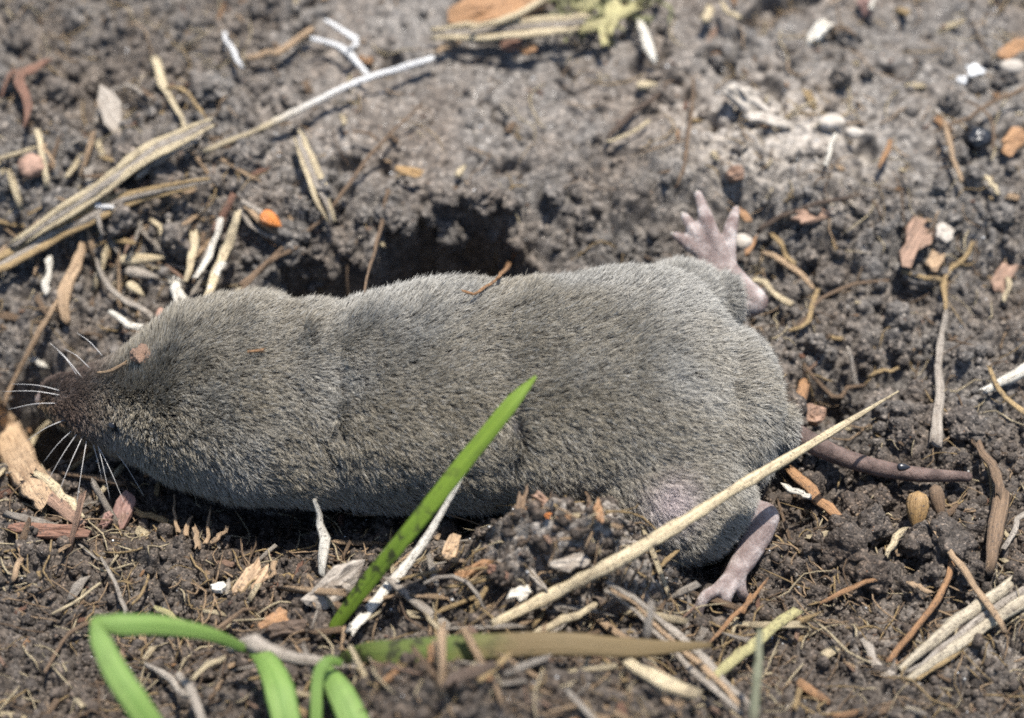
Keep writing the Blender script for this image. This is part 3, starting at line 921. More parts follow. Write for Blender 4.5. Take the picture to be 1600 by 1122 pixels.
brown = sstep(-0.35, 0.55, fbm(x * .9, y * .9, z * .9, 360, 3) + 0.55 * (1 - np.abs(side + 0.05)) - 0.25 * sstep(1.2, 3.0, x))
brown = np.clip(np.maximum(brown, sstep(-2.6, -4.2, x) * 1.1) + 0.5 * sstep(-0.3, -0.8, side) * (x < 1.0), 0, 1.25)
g0 = RNG.random(NH)
tip = np.stack([0.40 + 0 * x, 0.39 + 0 * x, 0.36 + 0 * x], 1) * (1 - brown)[:, None] + np.array([0.355, 0.325, 0.268]) * brown[:, None]
tip *= (0.6 + 0.75 * RNG.random(NH) ** 1.2)[:, None]
tip = np.where((g0 > 0.90)[:, None], np.array([0.46, 0.45, 0.42]) * (0.7 + 0.5 * RNG.random((NH, 1))), tip)
tip = np.where((g0 < 0.10)[:, None], np.array([0.05, 0.043, 0.036]), tip)
bald = np.exp(-(np.linalg.norm(root - on_body(1038, 786), axis=1) / 0.24) ** 2)
pts_short = bald
tip = tip * (1 - bald)[:, None] + bald[:, None] * np.array([0.72, 0.63, 0.63])
snoutw = sstep(at_z(230, 640, .5)[0], at_z(110, 640, .5)[0], x)[:, None]
tip = tip * (1 - snoutw) + snoutw * np.array([0.13, 0.095, 0.078]) * (0.6 + 0.8 * RNG.random((NH, 1)))
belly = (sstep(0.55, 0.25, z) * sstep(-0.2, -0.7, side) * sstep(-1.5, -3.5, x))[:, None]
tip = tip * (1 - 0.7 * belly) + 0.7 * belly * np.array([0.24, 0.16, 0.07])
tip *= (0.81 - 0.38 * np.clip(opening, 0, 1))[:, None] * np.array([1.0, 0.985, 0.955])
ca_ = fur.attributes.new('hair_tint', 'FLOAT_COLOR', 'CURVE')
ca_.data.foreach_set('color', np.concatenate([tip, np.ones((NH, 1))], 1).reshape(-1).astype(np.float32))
m, n, l, b = new_mat('shrew_fur')
hi = n.new('ShaderNodeHairInfo')
ta = node(n, 'ShaderNodeAttribute', attribute_name='hair_tint')
f = ramp(n, l, hi.outputs['Intercept'], [(0.22, (0, 0, 0)), (0.62, (1, 1, 1))])
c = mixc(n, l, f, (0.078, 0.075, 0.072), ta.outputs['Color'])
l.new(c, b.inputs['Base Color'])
b.inputs['Roughness'].default_value = 0.45
b.inputs['Specular IOR Level'].default_value = 0.35
fur.materials.append(m)
fo = bpy.data.objects.new('fur', fur); COL.objects.link(fo); fo.parent = shrew; fo.location = -base

# ---- whiskers, eye, claws
m, n, l, b = new_mat('whisker_white')
b.inputs['Base Color'].default_value = (0.6, 0.58, 0.55, 1); b.inputs['Roughness'].default_value = 0.3
MAT['whisker'] = m
m, n, l, b = new_mat('claw_horn')
b.inputs['Base Color'].default_value = (0.62, 0.56, 0.47, 1); b.inputs['Roughness'].default_value = 0.3
MAT['claw'] = m
for k, (r_, t_) in enumerate([((128, 590, .75), (78, 536, .9)), ((100, 612, .62), (18, 600, .55)), ((98, 618, .60), (4, 612, .60)),
                             ((98, 630, .55), (12, 640, .45)), ((104, 655, .45), (40, 690, .30)), ((118, 668, .40), (68, 722, .15)),
                             ((130, 680, .42), (86, 785, .10)), ((150, 684, .42), (172, 780, .08)), ((142, 682, .40), (160, 752, .08)), ((176, 700, .42), (225, 775, .05)), ((160, 556, .90), (120, 520, 1.0)), ((120, 586, .72), (90, 548, .80)), ((124, 672, .40), (70, 760, .10)), ((150, 690, .40), (196, 790, .06)), ((136, 684, .40), (118, 800, .06)), ((140, 575, .85), (100, 545, .95))]):
    P = zz3([r_, ((r_[0] * .5 + t_[0] * .5), (r_[1] * .5 + t_[1] * .5) - 4, (r_[2] + t_[2]) / 2 + .06), t_])
    C = spline(P, 9)
    W = np.linspace(0.0036, 0.0012, 9)
    V, F, U, A = tube_geo(C, W, W, 5)
    link('whisker', mesh_np('whisker', V - C[0], F, MAT['whisker'], U), C[0] - base, shrew)
ep = on_body(176, 664, 0.03)
V, F = lump(2, 3, 0.02)
link('eye', mesh_np('eye', V * 0.055, F, MAT['black']), ep - base, shrew)
for t in NF_TOES + FF_TOES:
    d = t[-1] - t[-2]; d /= np.linalg.norm(d)
    C = spline(np.array([t[-1] - d * .02, t[-1] + d * .05, t[-1] + d * .09 + np.array([0, 0, -.03])]), 6)
    W = np.linspace(0.03, 0.004, 6)
    V, F, U, A = tube_geo(C, W, W, 6)
    link('claw', mesh_np('claw', V - C[0], F, MAT['claw'], U), C[0] - base, shrew)

# ------------------------------------------------------------------ straws, splinters, chips and seeds, one by one
S = strand
# far side, upper left
S('straw', 'long thin straw with a bleached white tip slanting across the upper left soil', 'straw', [(318, 236), (400, 205), (450, 180), (560, 126), (676, 92)], [8, 9, 11, 10, 9], 'straw_tip', h=.16, wob=.012, flat=.8)
frayed('straw', 'thick golden straw lying lowest in the bundle at the left edge', 'straw', [(-20, 425), (60, 380), (130, 342), (210, 308), (330, 284)], [24, 24, 22, 18, 8], 'straw_gold', h=.22)
frayed('straw', 'flat dry blade above the golden straw, pointing up to the thin white-tipped straw', 'straw', [(20, 385), (120, 318), (205, 258), (260, 225), (332, 192)], [12, 18, 20, 20, 8], 'straw_pale', h=.30, flat=.3)
S('straw', 'split grey-tan blade lying along the underside of the flat dry blade', 'straw', [(215, 275), (260, 240), (300, 222), (322, 200)], [10, 16, 14, 4], 'straw_grey', h=.12, flat=.25)
S('straw', 'dull brown straw between the golden straw and the flat dry blade', 'straw', [(-10, 410), (60, 352), (110, 330)], [12, 14, 8], 'wood_tan', h=.08)
S('root_fragment', 'short white stick standing alone on bare soil near the top left', 'root', [(349, 54), (362, 80), (376, 104)], [8, 10, 7], 'root_white', h=.06)
r = empty('forked_root', at(550, 80, .05), 'forked bleached white rootlet near the top left edge', 'root')
S('main_strand', None, None, [(488, 60), (520, 68), (545, 82), (576, 116)], [8, 10, 11, 8], 'root_white', parent=r, h=.12, wob=.008)
S('side_strand', None, None, [(508, 30), (530, 46), (559, 64), (545, 80)], [5, 8, 10, 7], 'root_white', parent=r, h=.14, wob=.008)
S('twig', 'bent tan twig with a pale cut end beside the forked white rootlet', 'twig', [(382, 92), (420, 84), (445, 74), (486, 46)], [12, 9, 11, 10], 'wood_tan', h=.08)
frayed('wood_splinter', 'pale upright wood splinter standing behind the dark hole', 'splinter', [(464, 208), (480, 250), (500, 300), (519, 348)], [12, 19, 20, 9], 'straw_pale', h=.14, flat=.4)
S('root_fragment', 'tiny white rod lying across the golden straw', 'root', [(148, 320), (178, 324)], [10, 8], 'root_white', h=.24)
S('straw', 'short pale straw stub beside the round reddish pebble at upper left', 'straw', [(56, 204), (64, 245), (73, 294)], [9, 10, 9], 'straw_pale', h=.08)
S('straw', 'thin tan sliver leaning on the short straw stub', 'straw', [(68, 228), (86, 254)], [6, 5], 'wood_tan', h=.08)
pebble('pebble', 'round reddish pebble at the far left edge', 'pebble', 50, 260, 42, 40, 20, 'pebble_red')
r = empty('dead_leaf', at(40, 140, .05), 'twisted red-brown dead leaf at the upper left edge', 'leaf')
S('leaf_blade', None, None, [(82, 90), (55, 105), (30, 122), (44, 165), (37, 200)], [5, 14, 20, 14, 4], 'bark_red', parent=r, h=.15, flat=.25)
S('leaf_stalk', None, None, [(30, 122), (20, 112), (2, 150)], [8, 9, 4], 'bark_red', parent=r, h=.15)
chip('dead_leaf', 'curled translucent brown leaf lying above the straw bundle', 'leaf', 185, 182, 100, 50, -50, 'straw_grey', .02, h=.06, outline=[(-1, 0), (-.6, -.6), (0, -.9), (.5, -.7), (.8, -.3), (1, .1), (.6, .2), (.1, .1), (-.3, .5), (-.7, .4)])
S('rootlet', 'curving tan rootlet arching over the curled brown leaf', 'root', [(150, 190), (165, 150), (200, 135), (240, 155)], [6, 7, 7, 5], 'straw_grey', h=.10)
S('rootlet', 'knotted pale rootlet hanging down onto the flat dry blade', 'root', [(244, 90), (250, 125), (264, 150), (282, 180), (292, 205)], [14, 16, 10, 9, 6], 'straw_pale', h=.12)
S('rootlet', 'thin arched rootlet right of the knotted pale rootlet', 'root', [(262, 137), (290, 142), (308, 165), (322, 190)], [6, 6, 6, 4], 'straw_gold', h=.16)
seed('seed', 'bright orange seed on a grey stick near the top of the straw pile', 424, 344, 40, 26, -35, 'seed_orange', h=.20)
frayed('wood_splinter', 'thick grey splinter carrying the orange seed', 'splinter', [(372, 316), (405, 345), (444, 374)], [16, 22, 14], 'straw_grey', h=.08)
S('straw', 'dark red-brown stem slanting down left of the orange seed', 'straw', [(366, 303), (350, 335), (330, 368)], [12, 14, 12], 'bark_red', h=.16)
# pile of cut straw above the head
PG = 'cut straws in the pile above the head'
for lab, p, w, mt, hh in (
    ('broad upright straw in the pile leaning furthest right against the shoulder', [(372, 335, .25), (350, 400, .3), (318, 475, .5)], [12, 16, 15], 'straw_pale', .10),
    ('pale straw with a frayed foot just left of the broad upright straw', [(348, 408, .3), (332, 445, .35), (314, 478, .45)], [10, 13, 9], 'straw_white', .16),
    ('upright straw in the middle of the pile', [(304, 362, .1), (300, 400, .2), (291, 440, .25)], [13, 14, 8], 'straw_pale', .10),
    ('straw leaning right in the middle of the pile', [(345, 345, .1), (330, 390, .2), (306, 436, .25)], [8, 13, 10], 'straw_white', .14),
    ('short straw leaning left at the top of the pile', [(238, 342), (255, 366), (280, 398)], [8, 12, 6], 'straw_pale', .12),
    ('grey straw crossing behind the short left-leaning one', [(262, 340), (266, 365), (272, 392)], [7, 9, 6], 'straw_grey', .10),
    ('thin dark straw between the upright straws', [(320, 370), (312, 410), (300, 442)], [7, 8, 6], 'root_brown', .08),
    ('red-tinged flat straw at the top right of the pile', [(352, 318), (345, 345), (334, 368)], [10, 14, 10], 'bark_pink', .18)):
    S('straw', lab, 'straw', p, w, mt, PG, h=hh, flat=.5)
seed('husk', 'long pale husk lying flat at the left of the straw pile', 222, 405, 78, 20, 4, 'straw_pale', h=.14)
seed('husk', 'grey husk lying below the long pale husk', 222, 428, 58, 18, -12, 'straw_grey', h=.12)
seed('husk', 'small dark-striped husk under the grey husk', 212, 452, 36, 16, -40, 'straw_pale', h=.10)
r = empty('forked_splinter', at(275, 455, .2), 'pale forked splinter like a letter Y above the shoulder', 'splinter')
S('stem', None, None, [(272, 440), (278, 458)], [20, 18], 'straw_white', parent=r, h=.22)
S('prong', None, None, [(277, 456), (272, 478)], [10, 6], 'straw_white', parent=r, h=.22)
S('prong', None, None, [(281, 456), (296, 482)], [12, 8], 'straw_white', parent=r, h=.22)
S('straw', 'short cream bit below the grey husk', 'straw', [(174, 486), (195, 502), (218, 514)], [8, 11, 12], 'straw_white', h=.12)
S('rootlet', 'grey-tan rootlet curving through the dark gap left of the straw pile', 'root', [(150, 405), (165, 440), (195, 470), (235, 492)], [7, 9, 9, 12], 'straw_grey', h=.10)
pebble('pebble', 'small orange-brown crumb of brick touching the ear', 'pebble', 251, 494, 16, 26, 0, 'pebble_red', h=.35)
S('wood_splinter', 'knobbly brown splinter standing left of the straw pile', 'splinter', [(130, 378), (122, 410), (102, 450), (100, 500)], [10, 16, 22, 16], 'wood_tan', h=.10)
S('straw', 'short whitish straw standing at the left edge', 'straw', [(78, 405), (72, 455)], [10, 11], 'straw_white', h=.10)
S('rootlet', 'jointed tan rootlet hanging past the whiskers at the left edge', 'root', [(90, 470), (60, 520), (40, 560), (20, 600), (4, 634)], [6, 10, 9, 8, 8], 'wood_tan', h=.25)
S('straw', 'tiny pale chip of straw above the whiskers', 'straw', [(48, 562), (72, 574)], [12, 10], 'straw_white', h=.10)
S('rootlet', 'thin brown rootlet leaning down in front of the dark hole', 'root', [(607, 298, .0), (592, 360, .9), (570, 462, 1.5)], [7, 7, 5], 'root_brown', h=.05)
S('rootlet', 'long thin brown rootlet running up the smooth soil from the pale splinter', 'root', [(368, 462, .4), (440, 390), (500, 345), (545, 290), (600, 220), (660, 162)], [6, 6, 6, 7, 6, 4], 'root_brown', h=.07)
S('twig', 'brown twig lying across the left lip of the dark hole', 'twig', [(376, 448, .3), (420, 410, .1), (465, 384)], [10, 10, 7], 'root_brown', h=.12)
S('rootlet', 'short crooked rootlet reaching from the hole onto the back fur', 'root', [(803, 396), (797, 412), (780, 428, 1.55, 'z'), (772, 440, 1.75, 'z'), (745, 456, 1.95, 'z'), (722, 454, 2.05, 'z')], [9, 8, 6, 5, 5, 4], 'wood_orange', h=.15)
# top edge
frayed('stick', 'thick pale yellow stick lying level along the top edge', 'stick', [(676, 52), (760, 48), (840, 42), (925, 34)], [14, 22, 24, 18], 'straw_pale', h=.16)
chip('bark_flake', 'large orange-brown bark flake cut by the top edge', 'bark', 775, 12, 150, 44, 12, 'wood_orange', .10, h=.20)
S('straw', 'yellow straw wedged between the bark flake and the level stick', 'straw', [(736, 44), (800, 26), (855, -4)], [10, 12, 12], 'straw_pale', h=.30)
S('wood_splinter', 'short frayed splinter under the left end of the level stick', 'splinter', [(686, 84), (700, 70), (718, 62)], [10, 14, 16], 'wood_tan', h=.08)
S('straw', 'ragged straw end under the mossy tuft at the top edge', 'straw', [(900, 46), (950, 34), (1000, 8)], [12, 16, 14], 'straw_green', h=.18)
chip('bark_flake', 'small dark bark flake below the level stick', 'bark', 798, 70, 38, 12, -5, 'bark_red', .04)
chip('wood_chip', 'orange splinter chip below the right end of the level stick', 'chip', 826, 76, 30, 10, 15, 'wood_orange', .04)
S('wood_splinter', 'white-tan splinter standing in the soil right of the mossy tuft', 'splinter', [(1000, 36), (1012, 68), (1022, 98)], [10, 18, 12], 'straw_white', h=.08)
seed('seed', 'plump tan seed lying level below the white-tan splinter', 1011, 133, 36, 16, 5, 'straw_pale')
S('straw', 'short cream straw at the top edge right of the mossy tuft', 'straw', [(1112, 10), (1100, 34)], [14, 11], 'straw_pale', h=.06)
S('straw', 'thin yellow straw beside the short cream straw at the top edge', 'straw', [(1122, 2), (1154, 30)], [6, 9], 'straw_pale', h=.06)
S('stick', 'dark grooved stick half sunk in the smooth soil', 'stick', [(944, 218), (985, 180), (1042, 136)], [6, 10, 6], 'root_dark', h=.03)
S('straw', 'pale thin straw lying below the dark grooved stick', 'straw', [(950, 222), (975, 214), (1014, 190)], [6, 7, 6], 'straw_pale', h=.06)
S('rootlet', 'long brown rootlet hanging straight down the smooth soil right of centre', 'root', [(1082, 122), (1080, 170), (1072, 240), (1060, 288)], [5, 7, 7, 4], 'root_brown', h=.06)
seed('seed', 'small tan seed lying alone on the smooth soil above the hole', 720, 267, 26, 13, 55, 'straw_pale', h=.05)
chip('wood_chip', 'ragged yellow-brown chip left of the lone tan seed', 'chip', 640, 269, 46, 14, 0, 'seed_gold', .03)
S('straw', 'small pale straw stub left of the yellow-brown chip', 'straw', [(534, 180), (540, 198)], [10, 8], 'straw_pale', h=.05)
S('rootlet', 'short curved rootlet below the pale straw stub', 'root', [(552, 205), (575, 208), (590, 218)], [5, 5, 4], 'root_brown', h=.05)
# upper right
chip('clay_lump', 'rough pale clay lump in the sandy patch', 'clay lump', 1165, 158, 74, 30, -35, 'pebble_pale', .14, h=.08, jag=.2)
chip('clay_lump', 'flat curved clay flake under the rough pale clay lump', 'clay lump', 1200, 186, 70, 16, -8, 'pebble_pale', .06, h=.06)
pebble('pebble', 'large smooth pale pebble beside the sandy patch', 'pebble', 1298, 191, 46, 28, 5, 'pebble_pale')
pebble('pebble', 'smaller pale pebble touching the right of the large pale one', 'pebble', 1334, 207, 30, 18, -10, 'pebble_pale')
S('straw', 'short white straw standing below the large pale pebble', 'straw', [(1304, 212), (1298, 235), (1291, 258)], [7, 7, 7], 'straw_white', h=.06)
chip('brick_crumb', 'square pink brick crumb on the smooth soil', 'brick crumb', 1148, 272, 30, 20, 0, 'bark_pink', .12, h=.07, n=8, jag=.06, tilt=.1)
seed('seed', 'tiny cream seed above the pink brick crumb', 1117, 244, 20, 12, -60, 'straw_pale')
chip('wood_chip', 'notched cream chip near the top right', 'chip', 1281, 46, 40, 20, 35, 'straw_white', .05)
S('rootlet', 'short dark rootlet running right from the notched cream chip', 'root', [(1296, 44), (1318, 44), (1338, 54)], [5, 5, 4], 'root_brown', h=.05)
r = empty('bud_scale', at(1350, 8, .05), 'maroon bud scale with cream edges at the top edge', 'bud')
chip('scale', None, None, 1350, 8, 34, 26, -70, 'chip_mauve', .05, parent=r)
S('edge', None, None, [(1364, -4), (1362, 14)], [8, 7], 'straw_white', parent=r, h=.09)
chip('dropping', 'splash of white bird dropping near the right edge', 'dropping', 1522, 110, 22, 26, 60, 'white', .03, h=.06, jag=.3)
chip('dropping', 'small white fleck just below left of the bird dropping splash', 'dropping', 1502, 125, 14, 10, -30, 'white', .03, h=.05, jag=.2)
chip('wood_chip', 'orange leaf-like chip at the right edge near the top', 'chip', 1582, 78, 56, 22, 30, 'wood_orange', .04)
chip('wood_chip', 'orange-brown chip at the right edge level with the pale pebbles', 'chip', 1586, 220, 52, 28, 42, 'wood_orange', .05)
pebble('pebble', 'grey-white pebble under the upper orange chip at the right edge', 'pebble', 1580, 104, 40, 24, 0, 'pebble_pale')
r = pebble('beetle', 'shiny black beetle half hidden in crumbs near the right edge', 'beetle', 1526, 214, 38, 32, 0, 'black', amp=.35, fine=.25)
S('straw', 'tan straw standing upright left of the black beetle', 'straw', [(1474, 186), (1488, 230), (1502, 286)], [5, 9, 7], 'wood_tan', h=.08)
S('rootlet', 'long brown rootlet sloping up to the right edge above the beetle', 'root', [(1458, 206), (1500, 190), (1545, 165), (1600, 138)], [4, 7, 7, 6], 'root_brown', h=.08)
S('rootlet', 'thin rootlet bending down past the beetle', 'root', [(1510, 158), (1540, 175), (1552, 200), (1552, 235)], [4, 5, 6, 5], 'root_brown', h=.09)
S('straw', 'short tan straw below the beetle', 'straw', [(1540, 276), (1562, 302)], [9, 8], 'straw_pale', h=.06)
S('straw', 'orange sliver standing in the crumbs right of the foot pebbles', 'straw', [(1390, 222), (1376, 260)], [9, 7], 'wood_orange', h=.06)
chip('leaf_scrap', 'large pinkish-brown leaf scrap on the soil right of the twig', 'leaf', 1435, 372, 110, 50, 58, 'bark_pink', .05, h=.08,
     outline=[(-1, .1), (-.85, -.4), (-.3, -.3), (.1, -.75), (.5, -.6), (1, -.35), (.9, .25), (.55, .15), (.45, .8), (.05, .9), (-.35, .5), (-.7, .6)])
chip('pebble_chip', 'small cream stone beside the large leaf scrap', 'pebble', 1474, 362, 24, 28, 60, 'pebble_pale', .08)
S('twig', 'dark curved twig rising right from the far hind foot', 'twig', [(1184, 362), (1215, 342), (1260, 322), (1332, 308)], [12, 9, 8, 6], 'root_dark', h=.10)
chip('bark_flake', 'pink and cream flake under the dark curved twig', 'bark', 1272, 335, 70, 20, 20, 'bark_pink', .05)
pebble('pebble', 'round white pebble held against the far hind toes', 'pebble', 1160, 378, 30, 28, 0, 'pebble_pale', h=.30)
chip('leaf_scrap', 'orange flake curled round the white pebble', 'leaf', 1172, 384, 26, 10, 60, 'wood_orange', .03, h=.28)
chip('leaf_scrap', 'small orange flake above the second hind toe', 'leaf', 1164, 338, 22, 12, -40, 'wood_orange', .03, h=.2)
chip('leaf_scrap', 'tan chip group right of the large leaf scrap', 'leaf', 1462, 408, 44, 22, 45, 'wood_tan', .05)
chip('leaf_scrap', 'folded tan scrap at the right edge level with the heel', 'leaf', 1566, 432, 44, 26, 55, 'bark_pink', .05)
S('straw', 'greenish straw sliver under the folded tan scrap', 'straw', [(1576, 436), (1570, 470)], [8, 6], 'straw_pale', h=.06)
# around the feet and tail
S('rootlet', 'pale crooked rootlet beside the far heel', 'root', [(1172, 438), (1194, 440), (1208, 458), (1236, 478)], [7, 9, 9, 11], 'straw_pale', h=.16)
S('straw', 'grey-tan straw slanting down from the dark twig', 'straw', [(1190, 398), (1230, 412), (1272, 448)], [10, 11, 9], 'wood_tan', h=.14)
S('rootlet', 'yellow rootlet hooking over the grey-tan straw', 'root', [(1212, 370), (1226, 395), (1242, 412)], [8, 8, 6], 'straw_gold', h=.16)
S('rootlet', 'wavy brown rootlet running right toward the leaf scrap', 'root', [(1245, 515), (1266, 490), (1290, 462), (1330, 445), (1385, 436)], [6, 7, 6, 7, 5], 'root_brown', h=.16)
S('rootlet', 'pale crooked rootlet descending from the wavy brown one', 'root', [(1276, 448), (1268, 480), (1262, 505), (1236, 516)], [6, 8, 7, 5], 'straw_gold', h=.18)
S('rootlet', 'crooked rootlet below the large leaf scrap', 'root', [(1520, 378), (1510, 400), (1482, 425), (1475, 450), (1480, 490)], [6, 10, 8, 9, 6], 'straw_gold', h=.10)
S('rootlet', 'short rootlet running right from under the leaf scrap', 'root', [(1410, 424), (1440, 432), (1474, 440)], [6, 8, 7], 'straw_gold', h=.10)
S('rootlet', 'looping rootlet below the rump hollow', 'root', [(1256, 568), (1274, 590), (1292, 612), (1310, 622), (1322, 608), (1350, 602)], [6, 8, 7, 8, 7, 5], 'root_brown', h=.30)
S('rootlet', 'upright rootlet standing in the hollow right of the rump', 'root', [(1326, 545), (1330, 575), (1338, 602)], [8, 8, 8], 'straw_grey', h=.30)
S('rootlet', 'thin rootlet lying right across the hollow', 'root', [(1360, 590), (1380, 580), (1402, 576)], [6, 7, 6], 'straw_gold', h=.26)
S('stem', 'upright grey stem with a thick foot right of the tail', 'stem', [(1476, 488), (1470, 540), (1466, 610), (1460, 700)], [8, 12, 14, 22], 'straw_grey', h=.10)
S('straw', 'short orange-tan stick above the tail root', 'straw', [(1258, 597), (1244, 640)], [17, 18], 'wood_orange', h=.22)
chip('wood_chip', 'pinkish wood block resting at the tail root', 'chip', 1262, 648, 50, 24, 10, 'bark_pink', .14, h=.22)
S('straw', 'tan straw crossing the white one at the right edge', 'straw', [(1546, 576), (1566, 614), (1604, 648)], [8, 10, 10], 'straw_gold', h=.14)
S('straw', 'bleached white straw at the right edge', 'straw', [(1536, 614), (1570, 596), (1610, 574)], [12, 16, 18], 'straw_white', h=.08)
seed('fly_egg', 'shiny dark green bead on top of the tail', 1412, 730, 22, 13, 0, 'black', h=.42)
seed('seed', 'golden teardrop seed hanging below the tail', 1433, 800, 66, 38, -93, 'seed_gold', h=.14)
seed('seed', 'dull brown seed husk right of the golden seed', 1466, 786, 60, 24, -80, 'root_brown', h=.10)
S('root', 'curved thick brown root end right of the tail tip', 'root', [(1530, 690), (1545, 720), (1558, 745), (1562, 775)], [16, 18, 20, 16], 'root_brown', h=.16)
S('stem', 'broad brown stem below the curved thick root', 'stem', [(1566, 775), (1556, 830), (1546, 890)], [24, 26, 16], 'root_brown', h=.12)
S('stem', 'thin grey stem leaning right of the broad brown stem', 'stem', [(1600, 800), (1585, 830), (1568, 858)], [10, 10, 8], 'straw_grey', h=.10)
S('twig', 'orange-brown twig slanting down below the tail root', 'twig', [(1232, 732), (1262, 762), (1300, 798), (1336, 836)], [16, 16, 18, 10], 'wood_orange', h=.14)
S('straw', 'pale stub lying over the top of the orange-brown twig', 'straw', [(1232, 762), (1266, 778)], [9, 10], 'straw_white', h=.22)
S('straw', 'short yellow straw in front of the near heel', 'straw', [(1262, 838), (1308, 834)], [8, 9], 'straw_pale', h=.12)
S('straw', 'pale blunt straw between the heel and the golden seed', 'straw', [(1408, 832), (1382, 868)], [14, 9], 'straw_pale', h=.12)
S('twig', 'sand-crusted twig slanting down at the right over the thick straw', 'twig', [(1452, 816), (1480, 856), (1505, 890), (1540, 940), (1574, 988)], [8, 11, 10, 12, 9], 'wood_tan', h=.24)
S('rootlet', 'orange rootlet curving down left from the sand-crusted twig', 'root', [(1486, 872), (1478, 915), (1445, 965), (1400, 1020), (1382, 1034)], [10, 10, 9, 10, 6], 'wood_orange', h=.10)
frayed('straw', 'thick sand-coated straw slanting to the lower right edge', 'straw', [(1410, 1058), (1470, 1014), (1530, 968), (1612, 912)], [20, 34, 36, 40], 'straw_sandy', h=.12)
S('straw', 'narrow straw tucked below the thick sand-coated one', 'straw', [(1432, 1060), (1480, 1028), (1530, 995)], [10, 14, 12], 'straw_gold', h=.10)
S('leaf_scrap', 'grey curled dead blade left of the thick sand-coated straw', 'leaf', [(1350, 998), (1362, 1025), (1385, 1052), (1440, 1068)], [8, 18, 16, 6], 'straw_grey', h=.08, flat=.25)
S('rootlet', 'reddish rootlet running up right from the green stub', 'root', [(1282, 944), (1310, 930), (1345, 915), (1372, 902)], [6, 8, 8, 6], 'wood_orange', h=.10)
S('straw', 'small tan straw in the crumbs below the golden seed', 'straw', [(1424, 910), (1456, 928)], [9, 9], 'wood_tan', h=.08)
r = empty('forked_root', at(1180, 940, .05), 'forked orange rootlet in front of the near hind toes', 'root')
S('main_strand', None, None, [(1108, 1000), (1140, 972), (1165, 945), (1198, 904)], [6, 8, 9, 4], 'wood_orange', parent=r, h=.12)
S('side_strand', None, None, [(1160, 958), (1170, 940), (1172, 930)], [7, 8, 6], 'wood_orange', parent=r, h=.12)
S('straw', 'straight yellow-green stub slanting up in the lower right', 'straw', [(1116, 1058), (1170, 1014), (1252, 948)], [16, 20, 18], 'straw_green', h=.20)
frayed('straw', 'grey fibrous straw running down to the bottom edge', 'straw', [(945, 915, .2), (1000, 950), (1060, 1010), (1110, 1055), (1166, 1112)], [12, 14, 22, 24, 18], 'straw_grey', h=.20, flat=.3)
S('straw', 'pale straw lying under the yellowing blade', 'straw', [(826, 994), (870, 972), (932, 948)], [9, 14, 10], 'straw_pale', h=.20)
# long straws in front
S('straw', 'long yellow straw crossing the mound and the tail from centre to right', 'straw', [(772, 974, .10), (860, 930, .14), (950, 884, 1.42, 'z'), (1050, 826, 1.50, 'z'), (1150, 764, 1.45, 'z'), (1290, 680, 1.2, 'z'), (1404, 611, 1.0, 'z')], [16, 21, 23, 22, 19, 13, 3], 'straw_pale', n=44, flat=.3, wob=.004, rough=.055, fold=-.25)
S('straw', 'bleached flat straw leaning right beside the tall green blade', 'straw', [(546, 988, .12), (600, 925, .80, 'z'), (660, 850, 1.02, 'z'), (728, 736, 1.5, 'z')], [18, 20, 16, 7], 'straw_white', n=30, flat=.3, wob=.006)
S('grass_blade', 'tall green grass blade with a yellow tip leaning over the fur', 'grass blade', [(512, 994, .6, 'z'), (570, 915, 1.15, 'z'), (640, 830, 1.75, 'z'), (730, 716, 2.3, 'z'), (800, 630, 2.6, 'z'), (838, 588, 2.65, 'z')], [18, 27, 28, 28, 25, 5], 'grass', n=40, flat=.07, fold=-.18, rough=.02, wob=.004, sides=10)  # a single grass blade, kept apart from the tuft
S('grass_blade', 'yellowing grass blade lying level above the bottom edge', 'grass blade', [(530, 1030, .9, 'z'), (575, 1020, 1.35, 'z'), (650, 1018, 1.5, 'z'), (760, 1010, 1.6, 'z'), (880, 1006, 1.65, 'z'), (1000, 1012, 1.5, 'z'), (1112, 1008, 1.3, 'z')], [16, 34, 42, 42, 38, 30, 8], 'grass_yellow', n=40, flat=.06, fold=-.10, rough=.02, wob=.004, sides=10, hint=(0, -.5, .85))
tuft = empty('grass_tuft', at(410, 1060, .2), 'bright green grass tuft with one folded blade at lower left', 'grass')
B = dict(parent=tuft, flat=.07, fold=-.28, rough=.02, wob=.003, sides=10, n=30)
S('blade', 'level half of the folded blade', None, [(388, 1016, 1.3, 'z'), (330, 992, 1.75, 'z'), (250, 977, 2.1, 'z'), (190, 976, 2.25, 'z'), (146, 972, 2.3, 'z')], [14, 22, 33, 36, 20], 'grass_light', hint=(0, -.45, .9), **B)
S('blade', 'hanging half of the folded blade', None, [(146, 966, 2.32, 'z'), (158, 1000, 2.3, 'z'), (184, 1052, 2.2, 'z'), (215, 1100, 2.05, 'z'), (255, 1160, 1.75, 'z'), (310, 1240, 1.2, 'z'), (360, 1310, .5, 'z')], [10, 36, 44, 46, 44, 36, 14], 'grass_light', hint=(.35, -.45, .9), **B)
S('blade', None, None, [(392, 1012, 1.3, 'z'), (418, 1035, 1.45, 'z'), (438, 1080, 1.55, 'z'), (454, 1160, 1.4, 'z'), (470, 1250, .9, 'z'), (480, 1320, .3, 'z')], [18, 40, 50, 46, 36, 14], 'grass_light', hint=(.2, -.45, .9), **B)
S('blade', None, None, [(536, 1036, 1.5, 'z'), (512, 1034, 1.65, 'z'), (497, 1062, 1.6, 'z'), (494, 1150, 1.35, 'z'), (494, 1240, .8, 'z')], [12, 18, 20, 20, 16], 'grass_light', hint=(.2, -.45, .9), **B)
